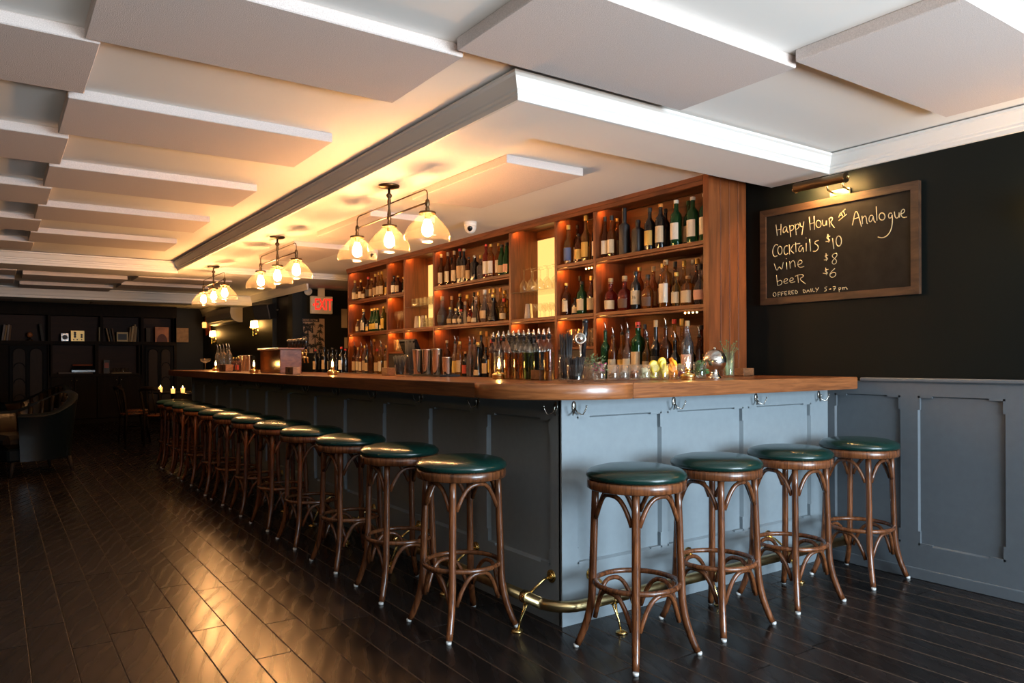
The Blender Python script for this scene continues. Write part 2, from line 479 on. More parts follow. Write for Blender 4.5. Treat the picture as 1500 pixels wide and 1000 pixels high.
for i in range(6):
    xx = WIN_X0 + (WIN_X1 - WIN_X0 - .05) * i / 5
    win.box((xx, FRONT_Y - .09, WIN_Z0), (xx + .05, FRONT_Y - .03, WIN_Z1))
win.box((WIN_X0, FRONT_Y - .09, WIN_Z0), (WIN_X1, FRONT_Y - .03, WIN_Z0 + .05)); win.box((WIN_X0, FRONT_Y - .09, WIN_Z1 - .05), (WIN_X1, FRONT_Y - .03, WIN_Z1))
win = struct(win.build('window_1', M['black']))
MB().box((WIN_X0, FRONT_Y - .065, WIN_Z0), (WIN_X1, FRONT_Y - .06, WIN_Z1)).build('pane', M['pane'], win)

# ---- framed panelling: frame proud of recessed panels, stop-chamfered edges
def panelling(parent, org, ax, out, panels, a0, a1, z0, zo0, zo1, z1, mat, th=.022, c=.011, stop=.075):
    """org: point on the panel plane; frame sits th proud of it along out; panels = intervals along ax"""
    org = Vector(org); ax = Vector(ax); out = Vector(out)
    P = lambda a, o, z: org + ax * a + out * o + Vector((0, 0, z))
    def bx(mb, aa, ab, oa, ob, za, zb):
        p, q = P(aa, oa, za), P(ab, ob, zb); mb.box(p, q)
    mb = MB(); bx(mb, a0, a1, 0, th, zo1, z1); mb.build('top_rail', mat, parent)
    mb = MB(); bx(mb, a0, a1, 0, th, z0, zo0); mb.build('bottom_rail', mat, parent)
    edges = [a0] + [v for p in panels for v in p] + [a1]
    for i in range(0, len(edges), 2):
        if edges[i + 1] - edges[i] > .004:
            mb = MB(); bx(mb, edges[i], edges[i + 1], 0, th, zo0, zo1); mb.build('stile', mat, parent)
    for pa, pb in panels:
        mb = MB(); bx(mb, pa, pb, -.012, .001, zo0, zo1); mb.build('panel', mat, parent)
        mb = MB()
        for (ea, sgn) in ((pa, 1), (pb, -1)):                      # vertical edges: square stops and a long chamfer
            for (za, zb) in ((zo0, zo0 + stop), (zo1 - stop, zo1)): bx(mb, ea, ea + sgn * c, 0, th, za, zb)
            mb.prism([P(ea, th, zo0 + stop), P(ea, 0, zo0 + stop), P(ea + sgn * c, 0, zo0 + stop)], (0, 0, zo1 - zo0 - 2 * stop))
        for (ez, sgn) in ((zo0, 1), (zo1, -1)):
            for (aa, ab) in ((pa, pa + stop), (pb - stop, pb)): bx(mb, aa, ab, 0, th, ez, ez + sgn * c)
            mb.prism([P(pa + stop, th, ez), P(pa + stop, 0, ez), P(pa + stop, 0, ez + sgn * c)], ax * (pb - pa - 2 * stop))
        mb.build('chamfer_moulding', mat, parent)

# wainscot on the right wall, running toward the street
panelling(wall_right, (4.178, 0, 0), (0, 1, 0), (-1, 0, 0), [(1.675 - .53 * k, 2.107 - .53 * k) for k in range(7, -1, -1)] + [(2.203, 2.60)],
          FRONT_Y, 2.668, .0, .185, 1.0, 1.075, M['bar_paint_shaded'])
MB().box((4.205, FRONT_Y, 0), (4.17, 2.668, 1.075)).build('wainscot_backing', M['bar_paint_shaded'], wall_right)
MB().box((4.205, FRONT_Y, 1.075), (4.135, 2.43, 1.097), .006).build('cap_rail', M['bar_paint_shaded'], wall_right)
MB().box((4.16, FRONT_Y, 0), (4.145, 2.668, .06), .003).build('baseboard', M['bar_paint_shaded'], wall_right)

# ================================================================= BAR
BX, BY, BEND = 2.11, 2.655, 10.3
TZ, TB = 1.10, 1.03
bar = thing('bar_counter', 'long L-shaped bar counter of blue grey painted wooden panels', 'bar counter', (BX, BY, 0))
def bp(mb, name, mat): return mb.build(name, mat, bar, (-BX, -BY, 0))
body = MB().box((BX + .012, BY + .012, 0), (BX + .10, BEND, TB)).box((BX + .10, BY + .012, 0), (4.165, BY + .10, TB))
bp(body, 'core_wall', M['bar_paint'])
before = set(bpy.data.objects)
yy = [2.73, 3.27, 3.90, 4.53, 5.20, 5.82, 6.48, 7.12, 7.76, 8.40, 9.03, 9.67, BEND - .05]
long_panels = [(a + (.09 if i else 0), b) for i, (a, b) in enumerate(zip(yy, yy[1:]))]
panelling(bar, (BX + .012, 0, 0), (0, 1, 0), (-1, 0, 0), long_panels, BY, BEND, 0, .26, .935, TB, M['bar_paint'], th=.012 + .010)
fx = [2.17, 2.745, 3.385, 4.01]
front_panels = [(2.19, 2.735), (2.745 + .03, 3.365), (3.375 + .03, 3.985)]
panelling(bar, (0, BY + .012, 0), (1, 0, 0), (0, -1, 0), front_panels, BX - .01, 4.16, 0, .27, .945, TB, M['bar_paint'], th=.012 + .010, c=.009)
for o in set(bpy.data.objects) - before:
    if o.parent == bar: o.location = (-BX, -BY, 0)

# coat hooks under the top
def hook_mesh():
    mb = MB()
    mb.lathe([(.011, 0), (.016, .004), (.017, .02), (.012, .034), (.004, .040)], 10, (0, 0, 0))   # escutcheon
    mb.bm.verts.ensure_lookup_table()
    for v in mb.bm.verts: v.co = Vector((v.co.x * .75, v.co.y * .18 - .003, v.co.z - .01))
    for sx in (-1, 1):
        pts = [(0, -.004, 0)] + [(sx * .034 * math.sin(t), -.006 - .028 * math.sin(t * .9), -.012 - .018 * math.sin(t * PI / 1.9)) for t in (.3, .7, 1.1)] + [(sx * .038, -.04, -.004), (sx * .040, -.042, .008)]
        mb.tube(pts, [.0035, .0035, .0032, .003, .003, .003], 6)
        mb.ball(pts[-1], .005, 8, 6)
    return mb.mesh('coat_hook', M['nickel'])
hm = hook_mesh()
for hx in (2.17, 2.82, 3.47, 4.06):
    h = link('coat_hook', hm, bar, (hx - BX, -.012, .985))
for hy in (2.68, 3.34, 3.97, 4.62, 5.27, 5.92, 6.57, 7.22, 7.87, 8.52, 9.17):
    h = link('coat_hook', hm, bar, (-.012, hy - BY, .985), -PI / 2)

# foot rail with brackets
rp = [(1.955, 10.25, .145)] + [(1.955, y, .145) for y in (6, 4, 3, 2.6)]
cr = .13
for i in range(7):
    a = PI + (PI / 2) * i / 6
    rp.append((1.955 + cr + cr * math.cos(a), 2.49 + cr + cr * math.sin(a), .145))
rp += [(2.4, 2.49, .145), (3.2, 2.49, .145), (4.08, 2.49, .145)]
rail = bp(MB().tube(rp, .0245, 14), 'foot_rail', M['brass'])
def sub_at(mb, name, mat, parent, off):
    o = mb.build(name, mat, parent); return o
def bracket(mb, p, n):
    """p: rail point, n: unit vector from bar face outward"""
    p = Vector(p); n = Vector(n); t = Vector((-n.y, n.x, 0))
    wall = Vector((BX - .01, p.y, .215)) if abs(n.x) > .5 else Vector((p.x, BY - .01, .215))
    wall = wall - t * .0
    mb.tube([wall, wall + n * .006], .030, 12); mb.tube([wall + n * .006, wall + n * .012], [.022, .012], 12)
    mb.tube([wall + n * .01, wall + n * .05 + Vector((0, 0, -.01)), p - n * .02 + Vector((0, 0, .012))], .007, 6)
    for s in (-1, 1):
        mb.tube([p + t * .012 * s + Vector((0, 0, -.02)), p + n * .012 + t * .004 * s + Vector((0, 0, -.055)), p + n * .03 + Vector((0, 0, -.09)), p + n * .045 + Vector((0, 0, -.135))], .0055, 6)
    f = p + n * .05; f.z = 0
    mb.tube([f + Vector((0, 0, .0)), f + Vector((0, 0, .008)), f + Vector((0, 0, .016))], [.028, .026, .008], 12)
    mb.tube([p - t * .02, p - t * .018, p + t * .018, p + t * .02], [.0245, .029, .029, .0245], 14)
for y in (2.72, 3.37, 4.02, 4.67, 5.32, 5.97, 6.62, 7.27, 7.92, 8.57, 9.22, 9.87):
    mb = MB(); bracket(mb, (1.955, y, .145), (-1, 0, 0)); mb.build('bracket', M['brass_bright'], rail)
for x in (2.27, 2.92, 3.57):
    mb = MB(); bracket(mb, (x, 2.49, .145), (0, -1, 0)); mb.build('bracket', M['brass_bright'], rail)
bp(MB().tube([(4.08, 2.49, .145), (4.105, 2.49, .145)], .031, 14), 'rail_end_cap', M['brass'])

# bar top
TX, TY, TW = 1.83, 2.44, .66
top = thing('countertop', 'thick glossy walnut bar top with one rounded corner', 'counter top', (TX, TY, TB))
def tp(mb, name, mat, z=0): return mb.build(name, mat, top, (-TX, -TY, -TB))
def slab(poly, bev=.006):
    mb = MB(); zs = [TB, TB + bev, TZ - bev, TZ]
    cx = sum(p[0] for p in poly) / len(poly); cy = sum(p[1] for p in poly) / len(poly)
    def off(q):
        out = []
        for (x, y) in poly:
            d = math.hypot(x - cx, y - cy); k = 1 - q / d
            out.append((cx + (x - cx) * k, cy + (y - cy) * k))
        return out
    mb.loft([[(*p, TB) for p in off(bev)], [(*p, TB + bev) for p in poly], [(*p, TZ - bev) for p in poly], [(*p, TZ) for p in off(bev)]], True, True, False)
    mb.bm.normal_update()
    for f in mb.bm.faces:
        if abs(f.normal.z) < .1 and len(poly) > 8 and f.calc_area() < .005: f.smooth = True
    return mb
rad = .46
cpoly = []
for i in range(15):
    a = PI + (PI / 2) * i / 14
    cpoly.append((TX + rad + rad * math.cos(a), TY + rad + rad * math.sin(a)))
cpoly += [(TX + rad + .03, TY), (TX + rad + .03, TY + TW), (TX + TW, TY + TW), (TX + TW, TY + rad + .03), (TX, TY + rad + .03)]
cpoly2 = cpoly[:15] + [(2.345, TY), (2.345, 2.95), (TX, 2.95)]
tp(slab(cpoly2), 'corner_block', M['bartop'])
tp(slab([(2.346, TY), (4.132, TY), (4.132, TY + TW), (2.346, TY + TW)]), 'front_plank', M['bartop'])
ysp = [2.951, 5.4, 7.85, BEND + .05]
for a, b in zip(ysp, ysp[1:]):
    tp(slab([(TX, a), (2.345, a), (2.345, b - .001), (TX, b - .001)]), 'side_plank', M['bartop_long'])
tp(slab([(2.346, TY + TW + .001), (TX + TW, TY + TW + .001), (TX + TW, BEND + .049), (2.346, BEND + .049)]), 'inner_plank', M['bartop_long'])

# ================================================================= BACK BAR SHELVES
KX = 3.81
DIV = [3.276, 4.385, 4.87, 5.536, 6.956, 7.642, 8.09, 9.265]     # from the blackboard end to the exit end
SH_Z = [1.985, 1.57]
BCZ = 1.05
unit = thing('back_bar_shelves', 'tall walnut back bar shelving unit filled with lit liquor bottles', 'shelving', (KX, DIV[0], 0))
def up(mb, name, mat): return mb.build(name, mat, unit, (-KX, -DIV[0], 0))
BKX = 4.08
# end panel with tongue and groove boards
up(MB().box((KX - .014, DIV[0] - .026, BCZ), (KX + .032, DIV[0] + .02, 2.404)).box((KX + .03, DIV[0] + .004, BCZ), (WX - .002, DIV[0] + .02, 2.40)), 'end_panel', M['shelf_wood'])
for i in range(4):
    w = (WX - .005 - KX - .032) / 4
    up(MB().box((KX + .032 + i * w, DIV[0] - .012, 1.05), (KX + .032 + (i + 1) * w - .004, DIV[0] + .004, 2.40), .003), 'board', M['shelf_wood'])
for y in DIV[1:]:
    up(MB().box((KX, y - .016, BCZ), (BKX + .05, y + .016, 2.38), .003), 'divider', M['shelf_wood'])
up(MB().box((KX - .012, DIV[0] + .0205, 2.345), (KX + .03, DIV[-1] + .016, 2.405), .003).box((KX + .03, DIV[0], 2.375), (BKX, DIV[-1], 2.39)), 'header', M['shelf_wood_h'])
up(MB().box((KX - .018, DIV[0] + .0205, 2.375), (KX - .01, DIV[-1] + .016, 2.405)), 'header_moulding', M['shelf_wood_h'])
LIT = (2, 4)
for i in range(7):
    y0, y1 = DIV[i] + .018, DIV[i + 1] - .018
    if i in LIT:
        up(MB().box((BKX + .03, y0, 1.0), (BKX + .05, y1, SH_Z[1] - .03)), 'back_panel', M['back_wood'])
        up(MB().box((BKX + .02, y0, 2.30), (BKX + .05, y1, 2.38)), 'back_rail', M['shelf_wood_h'])
        up(MB().box((BKX + .03, y0, SH_Z[1]), (BKX + .05, y1, 2.30)), 'backlit_panel', M['niche'])
        up(MB().box((KX + .004, y0, 1.80), (BKX + .02, y1, 1.808)), 'glass_shelf', M['clear'])
        zs = [SH_Z[1]]
    else:
        n = 8
        mb = MB()
        up(MB().box((BKX + .03, y0, 1.0), (BKX + .05, y1, 2.38)), 'back_panel', M['back_wood'])
        zs = SH_Z
    for z in zs:
        up(MB().box((KX, y0 - .002, z - .028), (BKX + .03, y1 + .002, z), .003), 'shelf', M['shelf_wood_h'])
        up(MB().box((KX + .006, y0 - .002, z - .046), (KX + .02, y1 + .002, z - .029), .003), 'shelf_apron', M['shelf_wood_h'])
    if i in (1, 5):
        up(MB().box((KX + .01, y0, 1.29), (BKX + .03, y1, 1.31), .002), 'short_shelf', M['shelf_wood_h'])
        up(MB().box((KX + .012, y0, 1.05), (KX + .03, y1, 1.285)), 'dark_filler', M['black'])
    for z in [2.374] + [q - .0285 for q in zs]:
        # small strip lamp under each shelf, at the exit-side end of each compartment
        up(MB().box((KX + .022, y1 - .07, z - .007), (KX + .055, y1 - .02, z)), 'strip_lamp', M['strip'])
# two bare led pucks that show their dots
for (yc, z) in ((4.50, SH_Z[0] - .036), (3.45, SH_Z[1] - .036)):
    mb = MB()
    for k in range(4): mb.ball((KX + .12, yc + .02 + k * .035, z - .008), .006, 8, 6)
    up(mb, 'led_dots', M['led'])
# corner brackets below the shelves
for y in (DIV[0] + .02, DIV[3] + .03):
    up(MB().prism([(BKX, y + .05, SH_Z[1] - .05), (BKX, y + .05, SH_Z[1] - .2), (BKX, y + .25, SH_Z[1] - .05)], (-.02, 0, 0)), 'corner_bracket', M['shelf_wood'])
counter = tag(MB().box((3.5, DIV[0] - .02, 0), (WX - .003, 10.2, BCZ - .002), .004).build('back_counter', M['case_wood']), 'dark wooden back counter running below the lit bottle shelves', 'counter')

# ================================================================= BAR STOOLS
def make_stool(label, group):
    t = thing('bar_stool', label, 'bar stool', (0, 0, 0), 0, group)
    MB().lathe([(.004, .768), (.08, .767), (.15, .762), (.188, .752), (.204, .738), (.207, .727), (.202, .717), (.19, .714)], 40).build('seat_cushion', M['leather_green'], t)
    MB().lathe([(.150, .674), (.197, .674), (.203, .678), (.203, .710), (.197, .714), (.150, .714)], 40).build('seat_frame', M['stool_wood'], t)
    def legpt(a, z):
        if z > .24: r = .168 + (.674 - z) * .035
        else:
            q = (.24 - z) / .24; r = .1832 + .06 * q ** 1.9 + .008 * q
        return Vector((r * math.cos(a), r * math.sin(a), z))
    for k in range(4):
        a = PI / 4 + k * PI / 2
        zs = [.69, .6, .5, .4, .3, .24, .2, .16, .12, .08, .04, .012]
        lg = MB().tube([legpt(a, z) for z in zs], [.0150, .0155, .016, .016, .0162, .0165, .0165, .0165, .016, .0155, .015, .0145], 10).build('leg', M['stool_wood'], t)
        p = legpt(a, .0)
        MB().lathe([(.0115, 0), (.012, .012)], 10, (p.x, p.y, 0)).build('glide', M['white_tip'], lg)
    ring = [(.172 * math.cos(2 * PI * i / 36), .172 * math.sin(2 * PI * i / 36), .285) for i in range(36)]
    MB().tube(ring, .0115, 8, closed=True).build('foot_ring', M['stool_wood'], t)
    for k in range(4):
        a0 = PI / 4 + k * PI / 2; a1 = a0 + PI / 2
        for nm, zlo, h, rr_, inn in (('lower_arch', .135, .132, .0098, .012), ('upper_arch', .545, .112, .0098, .006)):
            pts = []
            for i in range(17):
                s = i / 16; q = abs(2 * s - 1)
                z = zlo + h * (1 - q ** 2.6)
                ss = .5 + .5 * (1 if s > .5 else -1) * q ** .9
                a = a0 + (a1 - a0) * (.055 + .89 * ss)
                r0 = legpt(a0, max(z, .24)).xy.length
                r = r0 - inn - .02 * (1 - q ** 3)
                pts.append((r * math.cos(a), r * math.sin(a), z))
            MB().tube(pts, rr_, 8).build(nm, M['stool_wood'], t)
    return t
G1, G2 = 'bar stools along the short front of the bar', 'bar stools along the long side of the bar'
st = make_stool('green leather bentwood stool at the front bar face, closest to the bar corner', G1)
st.location = (2.185, 2.258, 0)
for i, (x, y, lb) in enumerate([(2.728, 2.297, 'second green leather bentwood stool along the front bar face from the corner'),
                                (3.30, 2.31, 'third green leather bentwood stool along the front bar face from the corner'),
                                (3.94, 2.32, 'green leather bentwood stool tucked against the grey wall wainscot')]):
    dup(st, (x, y, 0), (.03, -.04, .02)[i], lb)
for i, y in enumerate([2.945, 3.58, 4.235, 4.905, 5.525, 6.155, 6.71, 7.27, 7.945, 8.51, 8.99, 9.45]):
    lb = ('first' if i == 0 else ORD[i + 1]) + ' dark green topped bentwood stool down the long bar side, counting from the corner'
    dup(st, (1.755 - .012 * (i > 5), y, 0), (.02, -.05, .04, 0, .05, -.03)[i % 6], lb, G2)

# ================================================================= PENDANT LAMPS
def make_pendant(label):
    t = thing('pendant_lamp', label, 'ceiling lamp', (0, 0, 0), 0, 'triple shade pendant lamps over the bar')
    MB().lathe([(.004, -.022), (.02, -.020), (.062, -.014), (.068, -.004), (.066, 0)], 24).build('canopy', M['brass_dark'], t)
    MB().lathe([(.008, -.02), (.008, -.05), (.017, -.058), (.020, -.068), (.015, -.078), (.009, -.084), (.012, -.10), (.012, -.118), (.008, -.125), (.007, -.15), (.013, -.185), (.013, -.195), (.009, -.20), (.011, -.215), (.006, -.22), (.006, -.275)], 12).build('stem', M['brass_dark'], t)
    S = .515
    up_ = [(0, -S, -.19), (0, -S, -.145), (0, -S + .012, -.128), (0, -S + .035, -.12), (0, 0, -.12), (0, S - .035, -.12), (0, S - .012, -.128), (0, S, -.145), (0, S, -.19)]
    MB().tube(up_, .0042, 8).build('upper_bar', M['brass_dark'], t)
    MB().tube([(0, -S, -.20), (0, S, -.20)], .0055, 8).build('lower_bar', M['brass_dark'], t)
    D = .03
    for y in (-S, 0, S):
        sk = MB().lathe([(.006, -.15), (.012, -.16), (.014, -.185), (.008, -.195), (.012, -.203), (.013, -.213), (.008, -.222), (.048, -.226), (.050, -.238), (.046, -.240), (.046, -.232), (.018, -.230), (.018, -.27), (.014, -.275)], 18, (0, y, -D)).build('shade_holder', M['brass_dark'], t)
        prof = [(.044, -.232), (.043, -.246), (.050, -.252), (.066, -.266), (.092, -.292), (.114, -.318), (.128, -.342), (.135, -.362), (.137, -.378), (.134, -.392), (.129, -.400)]
        MB().lathe(prof, 36, (0, y, -D), caps=False).build('glass_shade', M['shade'], t)
        MB().lathe([(.013, -.262), (.020, -.282), (.030, -.308), (.034, -.332), (.029, -.354), (.014, -.368), (.002, -.371)], 14, (0, y, -D)).build('bulb', M['bulb'], sk)
    return t
p0 = make_pendant('brass triple pendant lamp with glass dome shades nearest the bar corner')
p0.location = (2.09, 4.40, SZ)
dup(p0, (2.11, 6.77, SZ), 0, 'middle brass triple pendant lamp with glass dome shades above the bar')
dup(p0, (2.135, 9.27, SZ), 0, 'farthest brass triple pendant lamp with glass domes, by the wall sconces')

# ================================================================= CHALKBOARD AND PICTURE LIGHT
cb = thing('chalkboard', 'wood framed blackboard with chalk happy hour prices on dark wall', 'blackboard', (WX, 2.63, 1.87))
def cp(mb, name, mat): return mb.build(name, mat, cb, (-WX, -2.63, -1.87))
Y0, Y1, Z0, Z1, fw = 2.105, 3.137, 1.560, 2.182, .044
xf0, xf1 = 4.168, 4.198
cp(MB().box((4.177, Y0 + .03, Z0 + .03), (4.197, Y1 - .04, Z1 - .04)), 'writing_board', M['board'])
def fr(poly): return MB().prism([(xf0, y, z) for y, z in poly], (xf1 - xf0, 0, 0))
cp(fr([(Y0, Z1), (Y1, Z1), (Y1 - fw, Z1 - fw), (Y0 + fw, Z1 - fw)]), 'frame_rail', M['frame_wood'])
cp(fr([(Y0, Z0), (Y1, Z0), (Y1 - fw, Z0 + fw), (Y0 + fw, Z0 + fw)]), 'frame_rail', M['frame_wood'])
cp(fr([(Y0, Z0), (Y0, Z1), (Y0 + fw, Z1 - fw), (Y0 + fw, Z0 + fw)]), 'frame_stile', M['frame_wood'])
cp(fr([(Y1, Z0), (Y1, Z1), (Y1 - fw, Z1 - fw), (Y1 - fw, Z0 + fw)]), 'frame_stile', M['frame_wood'])
def ell(cx, cy, rx, ry, a=0):
    return [(cx + rx * math.cos(2 * PI * i / 14 + a), cy + ry * math.sin(2 * PI * i / 14 + a)) for i in range(15)]
L1 = [[(208, 345), (218, 425)], [(245, 340), (243, 420)], [(212, 385), (245, 378)],
      [(285, 360), (268, 362), (258, 385), (262, 405), (275, 400), (288, 370), (287, 362), (288, 395), (298, 402)],
      [(308, 350), (316, 435)], [(310, 360), (325, 348), (340, 355), (338, 378), (318, 390)],
      [(348, 340), (357, 420)], [(350, 352), (365, 338), (378, 345), (375, 368), (357, 380)],
      [(383, 330), (388, 358), (402, 360)], [(413, 322), (405, 370), (398, 420)],
      [(452, 288), (460, 385)], [(487, 282), (490, 382)], [(455, 340), (488, 330)], ell(520, 340, 19, 27),
      [(548, 310), (550, 345), (560, 355), (575, 345), (578, 305), (580, 350)], [(597, 300), (603, 362)], [(597, 300), (618, 290), (625, 305), (605, 328), (637, 367)],
      [(668, 292), (683, 250), (697, 283)], [(672, 278), (692, 272)], [(690, 255), (718, 230)], [(703, 245), (712, 270)], [(668, 315), (727, 267)],
      [(768, 350), (795, 215), (835, 358)], [(775, 305), (820, 290)], [(838, 280), (842, 340)], [(842, 300), (858, 278), (870, 290), (873, 332), (880, 338)],
      [(918, 278), (900, 275), (888, 300), (892, 325), (908, 322), (920, 290), (920, 278), (925, 318), (938, 328)], [(943, 212), (948, 315)], ell(985, 285, 22, 27),
      [(1058, 262), (1040, 258), (1030, 280), (1038, 300), (1055, 292), (1060, 262), (1062, 330), (1050, 390), (1020, 430), (985, 443), (955, 435)],
      [(1075, 250), (1080, 290), (1095, 300), (1108, 285), (1110, 245), (1113, 292)],
      [(1118, 270), (1145, 258), (1153, 238), (1140, 230), (1125, 245), (1122, 275), (1140, 295), (1168, 288)]]
L2 = [[(222, 495), (205, 488), (188, 515), (182, 550), (195, 582), (218, 572)], ell(237, 533, 16, 31),
      [(292, 500), (277, 500), (265, 525), (270, 560), (285, 565), (297, 552)], [(305, 490), (308, 562)], [(333, 495), (310, 530), (340, 555)],
      [(352, 475), (355, 545)], [(335, 490), (385, 482)], [(400, 500), (385, 500), (372, 525), (380, 545), (395, 535), (405, 505), (410, 545)],
      [(430, 480), (430, 540)], [(427, 441), (430, 444)], [(455, 450), (462, 540)], [(522, 460), (497, 466), (490, 483), (515, 495), (520, 520), (497, 543), (480, 540)],
      [(605, 430), (583, 432), (580, 445), (602, 455), (600, 468), (573, 468)], [(588, 415), (595, 475)], [(622, 445), (632, 522)], ell(668, 465, 20, 38)]
L3 = [[(195, 630), (215, 690), (232, 645), (250, 680), (262, 620)], [(285, 620), (288, 672)], [(283, 592), (286, 595)], [(308, 612), (313, 665)], [(313, 630), (330, 605), (345, 615), (350, 655)],
      [(365, 640), (395, 630), (402, 612), (385, 602), (370, 615), (367, 645), (385, 660), (415, 650)],
      [(590, 568), (570, 570), (568, 580), (587, 590), (584, 602), (560, 603)], [(575, 555), (578, 610)],
      [(652, 553), (625, 560), (618, 580), (650, 600), (652, 625), (630, 637), (615, 618), (640, 590), (657, 570), (652, 553)]]
L4 = [[(212, 715), (220, 790)], [(217, 765), (240, 748), (255, 765), (245, 785), (220, 790)], [(262, 765), (290, 755), (295, 742), (278, 738), (265, 755), (272, 778), (295, 770)],
      [(305, 760), (335, 750), (335, 735), (318, 733), (307, 750), (315, 772), (348, 762)], [(367, 712), (373, 770)], [(350, 722), (380, 710), (408, 712), (410, 725), (377, 742), (425, 778)],
      [(592, 672), (568, 675), (570, 688), (587, 695), (582, 705), (553, 700)], [(572, 660), (580, 712)], [(640, 665), (612, 690), (600, 715), (615, 733), (640, 725), (650, 702), (630, 690), (605, 708)]]
L5 = [ell(198, 856, 11, 15), [(222, 842), (224, 872)], [(222, 842), (238, 838)], [(223, 857), (236, 853)], [(245, 840), (248, 866)], [(245, 840), (262, 835)], [(247, 853), (260, 849)],
      [(270, 836), (273, 862), (290, 857)], [(270, 836), (288, 832)], [(272, 849), (285, 846)], [(298, 832), (301, 858)], [(298, 832), (312, 830), (312, 842), (300, 847), (318, 857)],
      [(322, 830), (325, 854), (340, 850)], [(322, 830), (338, 826)], [(324, 842), (335, 839)], [(348, 826), (351, 852), (366, 845), (366, 832), (348, 826)],
      [(407, 820), (410, 846), (425, 838), (425, 826), (407, 820)], [(432, 843), (442, 816), (455, 840)], [(437, 832), (450, 829)], [(463, 813), (466, 838)], [(475, 811), (478, 836), (492, 833)],
      [(498, 808), (508, 822)], [(522, 803), (503, 838)], [(582, 800), (565, 803), (567, 815), (578, 815), (578, 828), (563, 832)], [(597, 818), (612, 815)],
      [(625, 800), (648, 796), (632, 828)], [(628, 815), (645, 811)], [(668, 805), (672, 838)], [(668, 808), (682, 803), (684, 815), (671, 820)],
      [(695, 802), (698, 822)], [(698, 808), (706, 802), (708, 820)], [(708, 806), (722, 800), (726, 818), (734, 815)]]
for ln, rad_ in ((L1, .0026), (L2, .0026), (L3, .0021), (L4, .0021), (L5, .0019)):
    mb = MB()
    for stq in ln:
        pts = [atX(1095 + x / 5, 260 + y / 5, 4.1765) for x, y in stq]
        # smooth the hand-drawn stroke
        if len(pts) > 2:
            for _ in range(2):
                q = [pts[0]]
                for a, b in zip(pts, pts[1:]): q += [a * .75 + b * .25, a * .25 + b * .75]
                pts = q + [pts[-1]]
                pts = [p for i, p in enumerate(pts) if i == 0 or (p - pts[i - 1]).length > .0004]
        mb.tube(pts, rad_, 4)
    cp(mb, 'chalk_writing', M['chalk'])

def picture_light(name, label, yc, z, xo):
    t = thing(name, label, 'picture light', (WX, yc, z))
    def q(mb, n, m): return mb.build(n, m, t, (-WX, -yc, -z))
    half = []
    for k in range(13):
        a = PI * .10 + PI * 1.30 * k / 12
        half.append((xo + .030 * math.cos(a), z + .030 * math.sin(a)))
    inner = [(xo + (u - xo) * .9, z + (v - z) * .9) for u, v in reversed(half)]
    mb = MB(); mb.loft([[(u, y, v) for u, v in half + inner] for y in (yc - .165, yc + .165)], True, True, False)
    q(mb, 'hood', M['brass_dark'])
    for y in (yc - .165, yc + .165): q(MB().tube([(xo, y - .002, z), (xo, y + .002, z)], .0305, 16), 'hood_end', M['brass_dark'])
    q(MB().tube([(xo, yc - .14, z - .002), (xo, yc + .14, z - .002)], .008, 8), 'lamp_tube', emit('picture lamp tube', (1.0, .56, .18), 700))
    q(MB().box((WX - .018, yc - .13, z - .075), (WX - .001, yc - .0, z - .035), .003), 'wall_plate', M['brass'])
    for y in (yc - .12, yc - .02): q(MB().tube([(WX - .015, y, z - .05), (xo + .05, y, z - .04), (xo + .028, y, z + .005)], .006, 8), 'arm', M['brass'])
    q(MB().ball((xo, yc + .18, z - .01), .011, 10, 6), 'knob', M['brass_bright'])
    q(MB().ball((xo, yc - .18, z), .011, 10, 6), 'knob', M['brass_bright'])
    return t
pc = atX(1201, 268, 4.08)
picture_light('picture_light', 'brass picture light mounted over the framed blackboard', pc.y, pc.z, 4.08)

# ================================================================= WALL SCONCES
def sconce(loc, label, s=1.0):
    t = thing('wall_sconce', label, 'wall lamp', loc, 0, 'twin arm brass wall sconces')
    MB().lathe([(.05, 0), (.05, .008), (.02, .02), (.004, .022)], 16).build('backplate', M['brass'], t)
    bpz = t.children[0]; bpz.rotation_euler = (0, -PI / 2, 0)
    for sg in (-1, 1):
        pts = [(-.01, 0, -.02)] + [(-.05 - .02 * math.sin(u), sg * (.02 + .055 * u / 2.2), -.02 - .055 * math.sin(u * 1.4)) for u in (.4, .9, 1.4, 1.9, 2.2)]
        e = pts[-1]
        pts += [(e[0], e[1], e[2] + .06)]
        ar = MB().tube(pts, .0055, 8).build('arm', M['brass_bright'], t)
        x, y, z = pts[-1]
        MB().lathe([(.006, 0), (.026, .006), (.028, .012), (.012, .014), (.012, .045)], 14, (x, y, z)).build('candle_cup', M['brass'], ar)
        MB().lathe([(.044, .038), (.047, .04), (.036, .150), (.032, .152)], 18, (x, y, z), caps=True).build('glass_shade', M['bulb_sconce'], ar)
    return t
q = atX(378, 486, 3.75); sconce((3.75, q.y, q.z), 'lit twin brass sconce on dark wall, beside the black doorway')
q = atX(316.5, 498, 3.75); sconce((3.75, q.y, q.z), 'lit twin brass sconce on dark wall, under the air conditioner')
sconce((4.2, 1.40, 1.80), 'lit twin brass sconce on the dark wall, to the street side of the blackboard')

for y_, wd in ((3.4, 'nearest the street'), (7.4, 'second from the street')):
    o = sconce((LX, y_, 1.85), 'lit twin brass sconce on the unseen aisle wall, ' + wd); o.rotation_euler = (0, 0, PI)
